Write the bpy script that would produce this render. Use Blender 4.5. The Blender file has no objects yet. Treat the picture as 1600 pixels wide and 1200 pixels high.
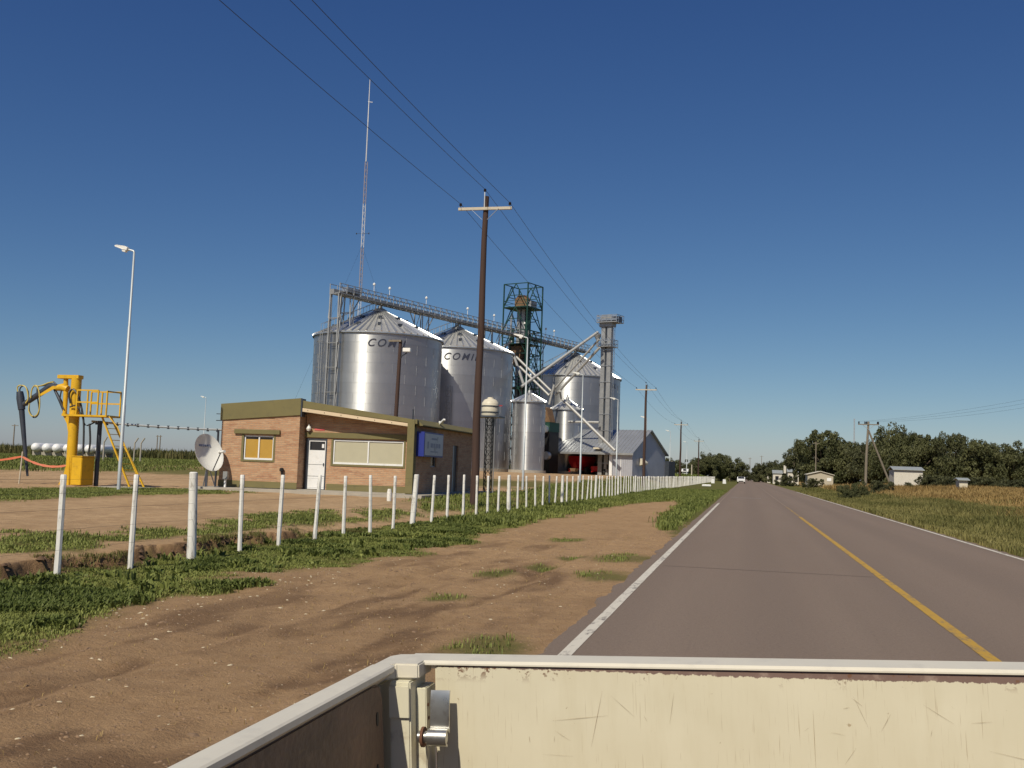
import bpy, bmesh, math, random
import numpy as np
from mathutils import Vector, Matrix
rad = math.radians
scene = bpy.context.scene
COL = scene.collection

# ------------------------------------------------------------------ camera
CAM = Vector((0, 0, 1.5)); YAW = rad(12.9726); PITCH = rad(4.7224); ROLL = rad(2.0); FPX = 1600.0
_f = Vector((-math.sin(YAW)*math.cos(PITCH), math.cos(YAW)*math.cos(PITCH), math.sin(PITCH)))
_r0 = Vector((math.cos(YAW), math.sin(YAW), 0)); _d0 = _f.cross(_r0)
_r = _r0*math.cos(ROLL) - _d0*math.sin(ROLL); _d = _r0*math.sin(ROLL) + _d0*math.cos(ROLL)
cd = bpy.data.cameras.new('camera'); cam = bpy.data.objects.new('camera', cd); COL.objects.link(cam)
cd.sensor_width = 36; cd.sensor_fit = 'HORIZONTAL'; cd.lens = 36.0*FPX/1600; cd.clip_start = 0.05; cd.clip_end = 8000
cam.matrix_world = Matrix(((_r.x, -_d.x, -_f.x, CAM.x), (_r.y, -_d.y, -_f.y, CAM.y), (_r.z, -_d.z, -_f.z, CAM.z), (0, 0, 0, 1)))
scene.camera = cam
def ray(x, y): return _f + _r*((x-800)/FPX) + _d*((y-600)/FPX)
def at_y(x, y, Y): v = ray(x, y); return CAM + v*(Y/v.y)
def at_x(x, y, X): v = ray(x, y); return CAM + v*(X/v.x)
def at_z(x, y, z=0): v = ray(x, y); return CAM + v*((z-1.5)/v.z)

# ------------------------------------------------------------------ light
SUN_AZ = rad(12); SUN_EL = rad(46)          # sun behind the camera, a little to the left
to_sun = Vector((-math.sin(SUN_AZ)*math.cos(SUN_EL), -math.cos(SUN_AZ)*math.cos(SUN_EL), math.sin(SUN_EL)))
world = bpy.data.worlds.new('World'); scene.world = world; world.use_nodes = True
nt = world.node_tree; bg = nt.nodes['Background']
sky = nt.nodes.new('ShaderNodeTexSky'); sky.sky_type = 'NISHITA'; sky.sun_disc = False
sky.sun_elevation = SUN_EL; sky.sun_rotation = math.atan2(to_sun.x, to_sun.y)
sky.altitude = 0; sky.air_density = 0.7; sky.dust_density = 0.5; sky.ozone_density = 8.0
SKY = 0.09; sep = nt.nodes.new('ShaderNodeSeparateColor'); cmb = nt.nodes.new('ShaderNodeCombineColor'); nt.links.new(sky.outputs[0], sep.inputs[0])
for i, (k, g) in enumerate(((1.6, 1.35), (0.98, 1.13), (0.66, 0.77))):      # grades the whole sky a little deeper blue
    m1 = nt.nodes.new('ShaderNodeMath'); m1.operation = 'MULTIPLY'; m1.inputs[1].default_value = SKY; nt.links.new(sep.outputs[i], m1.inputs[0])
    m2 = nt.nodes.new('ShaderNodeMath'); m2.operation = 'POWER'; m2.inputs[1].default_value = g; nt.links.new(m1.outputs[0], m2.inputs[0])
    m3 = nt.nodes.new('ShaderNodeMath'); m3.operation = 'MULTIPLY'; m3.inputs[1].default_value = k/SKY; nt.links.new(m2.outputs[0], m3.inputs[0]); nt.links.new(m3.outputs[0], cmb.inputs[i])
nt.links.new(cmb.outputs[0], bg.inputs[0]); bg.inputs[1].default_value = SKY
sd = bpy.data.lights.new('sun', 'SUN'); sd.energy = 4.3; sd.angle = rad(0.53); sd.color = (1.0, 0.91, 0.74)
sun = bpy.data.objects.new('sun', sd); COL.objects.link(sun); sun.location = (-20, -60, 80)
sun.rotation_euler = to_sun.to_track_quat('Z', 'Y').to_euler()
vs = scene.view_settings; vs.view_transform = 'Standard'; vs.look = 'None'; vs.exposure = 0.0; vs.gamma = 1; vs.use_curve_mapping = False
scene.cycles.use_denoising = True; scene.cycles.max_bounces = 6; scene.cycles.transparent_max_bounces = 8

# ------------------------------------------------------------------ helpers
def tag(o, label=None, cat=None, group=None, kind=None):
    if label: o['label'] = label
    if cat: o['category'] = cat
    if group: o['group'] = group
    if kind: o['kind'] = kind
    return o
def thing(name, label, cat, loc=(0, 0, 0), rz=0.0, group=None, ry=0.0):
    o = bpy.data.objects.new(name, None); COL.objects.link(o); o.empty_display_size = 0.2
    o.location = loc; o.rotation_euler = (0, ry, rz)
    return tag(o, label, cat, group)
def mat_of(o): return Matrix.LocRotScale(o.location, o.rotation_euler, o.scale)
def copy_tree(o, parent=None):
    c = o.copy(); COL.objects.link(c); c.parent = parent
    for ch in list(o.children): copy_tree(ch, c)
    return c
class MB:
    """collects shapes and links them as one mesh object"""
    def __init__(s): s.v = []; s.f = []; s.m = []; s.mi = 0
    def add(s, vs, fs):
        b = len(s.v); s.v += [tuple(p) for p in vs]
        for f in fs: s.f.append(tuple(i+b for i in f)); s.m.append(s.mi)
        return s
    def box(s, x0, x1, y0, y1, z0, z1, M=None):
        p = [Vector((x, y, z)) for x in (x0, x1) for y in (y0, y1) for z in (z0, z1)]
        if M is not None: p = [M @ q for q in p]
        return s.add(p, [(0, 1, 3, 2), (4, 6, 7, 5), (0, 4, 5, 1), (2, 3, 7, 6), (0, 2, 6, 4), (1, 5, 7, 3)])
    def beam(s, a, b, w, h=None, up=(0, 0, 1)):
        a = Vector(a); b = Vector(b); h = h or w; d = (b-a).normalized(); u = Vector(up)
        if abs(d.dot(u)) > 0.98: u = Vector((0, 1, 0))
        sx = d.cross(u).normalized(); sz = sx.cross(d).normalized()
        p = [q + sx*i*w/2 + sz*j*h/2 for q in (a, b) for i, j in ((-1, -1), (1, -1), (1, 1), (-1, 1))]
        return s.add(p, [(0, 3, 2, 1), (4, 5, 6, 7), (0, 1, 5, 4), (1, 2, 6, 5), (2, 3, 7, 6), (3, 0, 4, 7)])
    def tube(s, a, b, r, r2=None, n=10, cap=True):
        return s.path([a, b], [r, r if r2 is None else r2], n, cap)
    def path(s, pts, r, n=8, cap=True):
        pts = [Vector(p) for p in pts]; k = len(pts)
        if not isinstance(r, (list, tuple)): r = [r]*k
        ref = None; vs = []
        for i, p in enumerate(pts):
            d = (pts[min(i+1, k-1)] - pts[max(i-1, 0)]).normalized()
            if ref is None:
                ref = Vector((0, 0, 1)) if abs(d.z) < 0.9 else Vector((1, 0, 0))
            sx = d.cross(ref).normalized(); sy = d.cross(sx).normalized(); ref = -sy if False else ref
            for j in range(n):
                t = 2*math.pi*j/n; vs.append(p + (sx*math.cos(t) + sy*math.sin(t))*r[i])
        fs = [(i*n+j, i*n+(j+1) % n, (i+1)*n+(j+1) % n, (i+1)*n+j) for i in range(k-1) for j in range(n)]
        if cap: fs += [tuple(range(n))[::-1], tuple((k-1)*n+j for j in range(n))]
        return s.add(vs, fs)
    def lathe(s, prof, n=24, c=(0, 0, 0), cap=True, a0=0.0):
        vs = []; k = len(prof)
        for r, z in prof:
            for j in range(n):
                t = a0 + 2*math.pi*j/n; vs.append((c[0]+r*math.cos(t), c[1]+r*math.sin(t), c[2]+z))
        fs = [(i*n+j, i*n+(j+1) % n, (i+1)*n+(j+1) % n, (i+1)*n+j) for i in range(k-1) for j in range(n)]
        if cap: fs += [tuple(range(n))[::-1], tuple((k-1)*n+j for j in range(n))]
        return s.add(vs, fs)
    def prism(s, poly, vec):
        """planar polygon (list of 3d points) extruded by vec"""
        poly = [Vector(p) for p in poly]; n = len(poly); vec = Vector(vec)
        return s.add(poly + [p+vec for p in poly], [tuple(range(n))[::-1], tuple(range(n, 2*n))] + [(i, (i+1) % n, n+(i+1) % n, n+i) for i in range(n)])
    def build(s, name, mat, parent=None, smooth=False, world=False, bevel=0.0):
        me = bpy.data.meshes.new(name); v = s.v
        if world and parent is not None:
            Mi = mat_of(parent).inverted(); v = [tuple(Mi @ Vector(p)) for p in v]
        me.from_pydata(v, [], s.f)
        for m in (mat if isinstance(mat, (list, tuple)) else [mat]): me.materials.append(m)
        if any(s.m): me.polygons.foreach_set('material_index', s.m)
        bm = bmesh.new(); bm.from_mesh(me); bmesh.ops.recalc_face_normals(bm, faces=bm.faces)
        if bevel: bmesh.ops.bevel(bm, geom=list(bm.edges), offset=bevel, segments=2, affect='EDGES', clamp_overlap=True)
        bm.to_mesh(me); bm.free()
        if smooth:
            me.polygons.foreach_set('use_smooth', [True]*len(me.polygons)); me.set_sharp_from_angle(angle=rad(40))
        o = bpy.data.objects.new(name, me); COL.objects.link(o); o.parent = parent
        return o

# value noise
def _h(i, j, seed):
    n = (i.astype(np.int64)*374761393 + j.astype(np.int64)*668265263 + seed*982451653) & 0x7fffffff
    n = ((n ^ (n >> 13))*1274126177) & 0x7fffffff
    n = (n ^ (n >> 16)) & 0xffff
    return n/65535.0
def vnoise(x, y, seed=0):
    x = np.asarray(x, float); y = np.asarray(y, float)
    i = np.floor(x); j = np.floor(y); u = x-i; v = y-j; u = u*u*(3-2*u); v = v*v*(3-2*v)
    return (_h(i, j, seed)*(1-u)+_h(i+1, j, seed)*u)*(1-v) + (_h(i, j+1, seed)*(1-u)+_h(i+1, j+1, seed)*u)*v
def fbm(x, y, seed=0, o=4):
    t = 0; a = 0.5; s = 0
    for k in range(o):
        t = t + a*vnoise(np.asarray(x)*2**k, np.asarray(y)*2**k, seed+k*17); s += a; a *= .5
    return t/s
def sst(a, b, x):
    t = np.clip((x-a)/(b-a), 0, 1); return t*t*(3-2*t)

# ------------------------------------------------------------------ materials
def newmat(name):
    m = bpy.data.materials.new(name); m.use_nodes = True
    return m, m.node_tree, m.node_tree.nodes['Principled BSDF']
def nd(t, typ, **kw):
    n = t.nodes.new(typ)
    for k, v in kw.items(): setattr(n, k, v)
    return n
def mixc(t, fac, a, b, blend='MIX'):
    n = nd(t, 'ShaderNodeMix', data_type='RGBA', blend_type=blend)
    for sock, v in ((n.inputs[0], fac), (n.inputs[6], a), (n.inputs[7], b)):
        if hasattr(v, 'links'): t.links.new(v, sock)
        elif isinstance(v, (int, float)): sock.default_value = v
        else: sock.default_value = (v[0], v[1], v[2], 1)
    return n.outputs[2]
def mathn(t, op, a, b=0.0, clamp=False):
    n = nd(t, 'ShaderNodeMath', operation=op, use_clamp=clamp)
    for i, v in enumerate((a, b)):
        if hasattr(v, 'links'): t.links.new(v, n.inputs[i])
        else: n.inputs[i].default_value = v
    return n.outputs[0]
def coords(t, kind='Object', scale=(1, 1, 1)):
    c = nd(t, 'ShaderNodeTexCoord'); mp = nd(t, 'ShaderNodeMapping'); t.links.new(c.outputs[kind], mp.inputs[0]); mp.inputs[3].default_value = scale
    return mp.outputs[0]
def noise(t, vec, scale, detail=4, rough=0.55, dist=0.0):
    n = nd(t, 'ShaderNodeTexNoise'); n.inputs['Scale'].default_value = scale; n.inputs['Detail'].default_value = detail
    n.inputs['Roughness'].default_value = rough; n.inputs['Distortion'].default_value = dist
    t.links.new(vec, n.inputs['Vector']); return n.outputs[0]
def ramp(t, fac, lo, hi):
    n = nd(t, 'ShaderNodeMapRange'); n.interpolation_type = 'SMOOTHSTEP'; t.links.new(fac, n.inputs[0])
    n.inputs[1].default_value = lo; n.inputs[2].default_value = hi; return n.outputs[0]
def bump(t, bs, height, strength=0.3, dist=0.02):
    b = nd(t, 'ShaderNodeBump'); b.inputs['Strength'].default_value = strength; b.inputs['Distance'].default_value = dist
    t.links.new(height, b.inputs['Height']); t.links.new(b.outputs[0], bs.inputs['Normal'])
def simple(name, col, rough=0.6, metal=0.0, var=0.18, scale=3.0, bmp=0.0, dirt=None, dirt_amt=0.5, coat=0.0, stretch=(1, 1, 1)):
    m, t, bs = newmat(name); vec = coords(t, 'Object', stretch)
    n = noise(t, vec, scale, 5)
    c = mixc(t, n, [x*(1-var*1.6) for x in col], [min(1, x*(1+var*1.6)) for x in col])
    if dirt is not None:
        n2 = noise(t, vec, scale*2.7, 6, 0.65); c = mixc(t, mathn(t, 'MULTIPLY', ramp(t, n2, 0.5, 0.72), dirt_amt), c, dirt)
    t.links.new(c, bs.inputs['Base Color'])
    r = nd(t, 'ShaderNodeMapRange'); t.links.new(n, r.inputs[0]); r.inputs[3].default_value = max(0.02, rough-0.1); r.inputs[4].default_value = min(1, rough+0.1)
    t.links.new(r.outputs[0], bs.inputs['Roughness']); bs.inputs['Metallic'].default_value = metal
    if coat: bs.inputs['Coat Weight'].default_value = coat; bs.inputs['Coat Roughness'].default_value = 0.05
    if bmp: bump(t, bs, noise(t, vec, scale*9, 4), bmp, 0.01)
    return m
M = {}
M['white_wood'] = simple('white_wood', (0.74, 0.73, 0.69), 0.7, var=0.08, scale=4, bmp=0.3, dirt=(0.2, 0.17, 0.13), dirt_amt=0.85, stretch=(1, 1, 0.3))
M['pole_wood'] = simple('pole_wood', (0.055, 0.03, 0.023), 0.85, var=0.3, scale=3, bmp=0.4, stretch=(4, 4, 0.3))
M['grey_wood'] = simple('grey_wood', (0.2, 0.17, 0.13), 0.85, var=0.25, scale=3, bmp=0.4, stretch=(4, 4, 0.3))
M['arm_wood'] = simple('arm_wood', (0.5, 0.45, 0.36), 0.8, var=0.15, scale=5)
M['insulator'] = simple('insulator', (0.02, 0.014, 0.012), 0.25, var=0.1)
M['wire'] = simple('wire', (0.045, 0.045, 0.05), 0.5, metal=0.5, var=0.05)
M['galv'] = simple('galv', (0.5, 0.52, 0.54), 0.38, metal=0.85, var=0.12, scale=2)
M['galv_dull'] = simple('galv_dull', (0.34, 0.35, 0.36), 0.55, metal=0.6, var=0.18, scale=1.5)
M['lamp_paint'] = simple('lamp_paint', (0.5, 0.54, 0.56), 0.45, metal=0.3, var=0.06)
M['lamp_white'] = simple('lamp_white', (0.8, 0.8, 0.77), 0.35, var=0.04)
M['yellow'] = simple('yellow', (0.66, 0.39, 0.014), 0.42, var=0.1, scale=2, dirt=(0.2, 0.11, 0.03), dirt_amt=0.35)
M['hose'] = simple('hose', (0.03, 0.032, 0.035), 0.5, var=0.1)
M['yellow_hose'] = simple('yellow_hose', (0.5, 0.4, 0.1), 0.5, var=0.1)
M['dark_steel'] = simple('dark_steel', (0.06, 0.07, 0.09), 0.42, metal=0.4, var=0.15)
M['olive'] = simple('olive', (0.165, 0.142, 0.058), 0.75, var=0.12, scale=1.2, dirt=(0.1, 0.09, 0.05), dirt_amt=0.4, bmp=0.1)
M['concrete'] = simple('concrete', (0.36, 0.33, 0.28), 0.85, var=0.15, scale=2, bmp=0.2)
M['light_wood'] = simple('light_wood', (0.62, 0.5, 0.34), 0.7, var=0.15, scale=3, stretch=(0.4, 3, 3))
M['white_paint'] = simple('white_paint', (0.76, 0.77, 0.78), 0.4, var=0.04, dirt=(0.5, 0.48, 0.44), dirt_amt=0.3)
M['blind_yellow'] = simple('blind_yellow', (0.43, 0.25, 0.03), 0.6, var=0.06, coat=0.6)
M['blind_beige'] = simple('blind_beige', (0.42, 0.4, 0.29), 0.6, var=0.05, coat=0.6)
M['dark_glass'] = simple('dark_glass', (0.015, 0.018, 0.025), 0.06, var=0.1)
M['black'] = simple('black', (0.012, 0.012, 0.013), 0.5, var=0.1)
M['sign_blue'] = simple('sign_blue', (0.02, 0.035, 0.24), 0.35, var=0.05)
M['sign_white'] = simple('sign_white', (0.45, 0.48, 0.54), 0.3, var=0.04)
M['sign_grey'] = simple('sign_grey', (0.2, 0.23, 0.34), 0.4, var=0.05)
M['red_plate'] = simple('red_plate', (0.6, 0.12, 0.12), 0.4, var=0.05)
M['dish'] = simple('dish', (0.68, 0.68, 0.65), 0.5, var=0.05)
M['cream'] = simple('cream', (0.62, 0.57, 0.45), 0.5, var=0.08, dirt=(0.3, 0.24, 0.16), dirt_amt=0.3)
M['green_steel'] = simple('green_steel', (0.012, 0.055, 0.042), 0.5, metal=0.2, var=0.15)
M['rust_orange'] = simple('rust_orange', (0.17, 0.1, 0.05), 0.7, var=0.3)
M['red'] = simple('red', (0.4, 0.012, 0.015), 0.35, var=0.12)
M['tyre'] = simple('tyre', (0.02, 0.02, 0.02), 0.85, var=0.2)
M['orange_net'] = simple('orange_net', (0.5, 0.12, 0.05), 0.6, var=0.1)
M['tank_white'] = simple('tank_white', (0.78, 0.78, 0.78), 0.3, var=0.04)
M['house_white'] = simple('house_white', (0.6, 0.57, 0.5), 0.8, var=0.08, dirt=(0.35, 0.3, 0.22))
M['shed_beige'] = simple('shed_beige', (0.42, 0.38, 0.3), 0.7, var=0.08)
M['roof_grey'] = simple('roof_grey', (0.4, 0.43, 0.42), 0.5, metal=0.3, var=0.1)
M['lettering'] = simple('lettering', (0.03, 0.035, 0.06), 0.5, var=0.05)
M['trunk'] = simple('trunk', (0.11, 0.085, 0.06), 0.9, var=0.3, bmp=0.4)

def corrugated(name, col, axis, pitch, rough=0.4, metal=0.7, depth=0.5):
    m, t, bs = newmat(name); c = nd(t, 'ShaderNodeTexCoord'); w = nd(t, 'ShaderNodeTexWave', wave_type='BANDS', bands_direction=axis)
    t.links.new(c.outputs['Object'], w.inputs[0]); w.inputs['Scale'].default_value = 1/(pitch*3.18); w.inputs['Distortion'].default_value = 0
    n = noise(t, c.outputs['Object'], 0.7, 5)
    cc = mixc(t, n, [x*0.8 for x in col], [x*1.15 for x in col])
    t.links.new(cc, bs.inputs['Base Color']); bs.inputs['Roughness'].default_value = rough; bs.inputs['Metallic'].default_value = metal
    bump(t, bs, w.outputs[1], depth, 0.03); return m
M['shed_sheet'] = corrugated('shed_sheet', (0.46, 0.48, 0.54), 'Y', 0.25, 0.5, 0.45)
M['shed_gable'] = corrugated('shed_gable', (0.46, 0.48, 0.55), 'Y', 0.25, 0.5, 0.45)
M['shed_front'] = corrugated('shed_front', (0.46, 0.48, 0.54), 'X', 0.25, 0.5, 0.45)
M['shed_roof'] = corrugated('shed_roof', (0.5, 0.52, 0.54), 'X', 0.5, 0.42, 0.7)

def silo_mat(name, tint):
    m, t, bs = newmat(name); c = nd(t, 'ShaderNodeTexCoord')
    mp = nd(t, 'ShaderNodeMapping'); t.links.new(c.outputs['Object'], mp.inputs[0]); mp.inputs[3].default_value = (1, 1, 0.25)
    n = noise(t, mp.outputs[0], 1.1, 5, 0.6); n2 = noise(t, c.outputs['Object'], 0.35, 3)
    col = mixc(t, n, [x*tint for x in (0.44, 0.46, 0.48)], [min(1, x*tint) for x in (0.62, 0.64, 0.66)])
    col = mixc(t, mathn(t, 'MULTIPLY', n2, 0.35), col, (0.42, 0.42, 0.42))
    t.links.new(col, bs.inputs['Base Color']); bs.inputs['Metallic'].default_value = 0.86
    r = nd(t, 'ShaderNodeMapRange'); t.links.new(n, r.inputs[0]); r.inputs[3].default_value = 0.36; r.inputs[4].default_value = 0.5
    t.links.new(r.outputs[0], bs.inputs['Roughness'])
    bs.inputs['Anisotropic'].default_value = 0.85; bs.inputs['Anisotropic Rotation'].default_value = 0.25
    tg = nd(t, 'ShaderNodeTangent', direction_type='RADIAL', axis='Z'); t.links.new(tg.outputs[0], bs.inputs['Tangent'])
    return m
SILO_M = [silo_mat('silo_sheet_%d' % i, x) for i, x in enumerate((1.0, 0.93, 1.05))]
M['silo_roof'] = simple('silo_roof', (0.5, 0.5, 0.48), 0.42, metal=0.5, var=0.1, scale=1.2)

def brick_mat(name, axis='x'):
    m, t, bs = newmat(name); c = nd(t, 'ShaderNodeTexCoord'); sp = nd(t, 'ShaderNodeSeparateXYZ'); t.links.new(c.outputs['Object'], sp.inputs[0])
    cb = nd(t, 'ShaderNodeCombineXYZ'); t.links.new(mathn(t, 'ADD', sp.outputs[0], sp.outputs[1]), cb.inputs[0]); t.links.new(sp.outputs[2], cb.inputs[1])
    b = nd(t, 'ShaderNodeTexBrick'); t.links.new(cb.outputs[0], b.inputs['Vector']); b.inputs['Scale'].default_value = 1
    b.inputs['Brick Width'].default_value = 0.25; b.inputs['Row Height'].default_value = 0.075; b.inputs['Mortar Size'].default_value = 0.009
    b.inputs['Color1'].default_value = (0.42, 0.215, 0.115, 1); b.inputs['Color2'].default_value = (0.5, 0.31, 0.18, 1); b.inputs['Mortar'].default_value = (0.36, 0.27, 0.19, 1); b.inputs['Bias'].default_value = 0.1
    mp = nd(t, 'ShaderNodeMapping'); t.links.new(c.outputs['Object'], mp.inputs[0]); mp.inputs[3].default_value = (1, 1, 4)
    n = noise(t, mp.outputs[0], 1.3, 6, 0.7)
    col = mixc(t, mathn(t, 'MULTIPLY', ramp(t, n, 0.48, 0.7), 0.75), b.outputs[0], (0.27, 0.125, 0.075))
    n3 = noise(t, mp.outputs[0], 3.1, 4, 0.6); col = mixc(t, mathn(t, 'MULTIPLY', ramp(t, n3, 0.5, 0.75), 0.5), col, (0.56, 0.4, 0.26))
    t.links.new(col, bs.inputs['Base Color']); bs.inputs['Roughness'].default_value = 0.85
    bump(t, bs, mathn(t, 'SUBTRACT', 1.0, b.outputs[1]), 0.6, 0.01); return m
M['brick'] = brick_mat('brick_wall')

def ground_mat():
    m, t, bs = newmat('ground_soil'); c = nd(t, 'ShaderNodeTexCoord'); v = c.outputs['Object']
    at = nd(t, 'ShaderNodeAttribute', attribute_name='mask'); sp = nd(t, 'ShaderNodeSeparateColor'); t.links.new(at.outputs[0], sp.inputs[0])
    n1 = noise(t, v, 0.6, 6, 0.6); n2 = noise(t, v, 7, 6, 0.65); n3 = noise(t, v, 60, 3, 0.6); n4 = noise(t, v, 2.2, 5, 0.6, 0.6)
    dirt = mixc(t, n1, (0.3, 0.192, 0.1), (0.46, 0.305, 0.17)); dirt = mixc(t, mathn(t, 'MULTIPLY', ramp(t, n2, 0.35, 0.75), 0.5), dirt, (0.235, 0.14, 0.07))
    dirt = mixc(t, mathn(t, 'MULTIPLY', ramp(t, n3, 0.55, 0.8), 0.45), dirt, (0.42, 0.3, 0.17))
    yard = mixc(t, ramp(t, mathn(t, 'ADD', mathn(t, 'MULTIPLY', n4, 0.5), mathn(t, 'MULTIPLY', noise(t, coords(t, 'Object', (1, 0.3, 1)), 0.5, 5, 0.6), 0.5)), 0.35, 0.65), (0.35, 0.23, 0.128), (0.5, 0.345, 0.2)); yard = mixc(t, mathn(t, 'MULTIPLY', ramp(t, n2, 0.4, 0.8), 0.35), yard, (0.22, 0.142, 0.08))
    damp_shade = mixc(t, n2, (0.095, 0.054, 0.03), (0.155, 0.092, 0.052))  # damp soil colour, also used for the shade painted on the bank
    grass = mixc(t, n2, (0.07, 0.07, 0.018), (0.15, 0.15, 0.04)); grass = mixc(t, mathn(t, 'MULTIPLY', ramp(t, n4, 0.5, 0.75), 0.5), grass, (0.19, 0.14, 0.06))
    dry = mixc(t, n4, (0.2, 0.13, 0.045), (0.33, 0.22, 0.08))
    col = mixc(t, sp.outputs[2], dirt, yard); col = mixc(t, sp.outputs[1], col, damp_shade); col = mixc(t, sp.outputs[0], col, grass)
    at2 = nd(t, 'ShaderNodeAttribute', attribute_name='dry'); col = mixc(t, at2.outputs['Fac'], col, dry)
    t.links.new(col, bs.inputs['Base Color']); bs.inputs['Roughness'].default_value = 0.95; bs.inputs['Specular IOR Level'].default_value = 0.15
    n7 = noise(t, v, 24, 5, 0.75); col = mixc(t, mathn(t, 'MULTIPLY', ramp(t, n7, 0.55, 0.7), 0.28), col, (0.12, 0.078, 0.046)); t.links.new(col, bs.inputs['Base Color'])
    h = mathn(t, 'ADD', mathn(t, 'MULTIPLY', n2, 1.0), mathn(t, 'ADD', mathn(t, 'MULTIPLY', n3, 0.35), mathn(t, 'MULTIPLY', n7, 0.8))); bump(t, bs, h, 0.65, 0.05); return m
def asphalt_mat():
    m, t, bs = newmat('asphalt'); v = coords(t); vs_ = coords(t, 'Object', (1, 0.06, 1))
    n1 = noise(t, vs_, 1.1, 5, 0.6); n2 = noise(t, v, 90, 3, 0.7); n3 = noise(t, v, 0.35, 5, 0.6); n4 = noise(t, v, 18, 4, 0.6)
    col = mixc(t, n1, (0.172, 0.127, 0.097), (0.245, 0.186, 0.144)); col = mixc(t, mathn(t, 'MULTIPLY', n3, 0.4), col, (0.22, 0.165, 0.125))
    col = mixc(t, mathn(t, 'MULTIPLY', ramp(t, n2, 0.5, 0.75), 0.45), col, (0.28, 0.225, 0.18)); col = mixc(t, mathn(t, 'MULTIPLY', ramp(t, n4, 0.5, 0.8), 0.3), col, (0.1, 0.075, 0.06))
    t.links.new(col, bs.inputs['Base Color']); bs.inputs['Roughness'].default_value = 0.8; bs.inputs['Specular IOR Level'].default_value = 0.3
    sx_ = nd(t, 'ShaderNodeSeparateXYZ'); t.links.new(v, sx_.inputs[0])
    tr_ = mathn(t, 'ABSOLUTE', mathn(t, 'SINE', mathn(t, 'MULTIPLY', mathn(t, 'ADD', sx_.outputs[0], 0.55), 1.78)))
    col = mixc(t, mathn(t, 'MULTIPLY', ramp(t, mathn(t, 'ADD', tr_, mathn(t, 'MULTIPLY', mathn(t, 'SUBTRACT', n1, 0.5), 0.9)), 0.55, 1.1), 0.28), col, (0.15, 0.113, 0.09))
    n5 = noise(t, v, 38, 3, 0.75); col = mixc(t, mathn(t, 'MULTIPLY', ramp(t, n5, 0.52, 0.7), 0.5), col, (0.3, 0.245, 0.2)); n6 = noise(t, v, 27, 3, 0.75); col = mixc(t, mathn(t, 'MULTIPLY', ramp(t, n6, 0.55, 0.72), 0.5), col, (0.08, 0.062, 0.052))
    t.links.new(col, bs.inputs['Base Color']); bump(t, bs, mathn(t, 'ADD', n2, n5), 0.6, 0.012); return m
def worn_paint(name, col, under=(0.15, 0.125, 0.115), lo=0.42, hi=0.62):
    m, t, bs = newmat(name); v = coords(t, 'Object', (1, 0.35, 1))
    n = noise(t, v, 11, 7, 0.72); n2 = noise(t, coords(t), 0.5, 3)
    f = ramp(t, mathn(t, 'ADD', n, mathn(t, 'MULTIPLY', mathn(t, 'SUBTRACT', n2, 0.5), 0.35)), lo, hi)
    c = mixc(t, f, col, under); t.links.new(c, bs.inputs['Base Color']); bs.inputs['Roughness'].default_value = 0.75; return m
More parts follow.
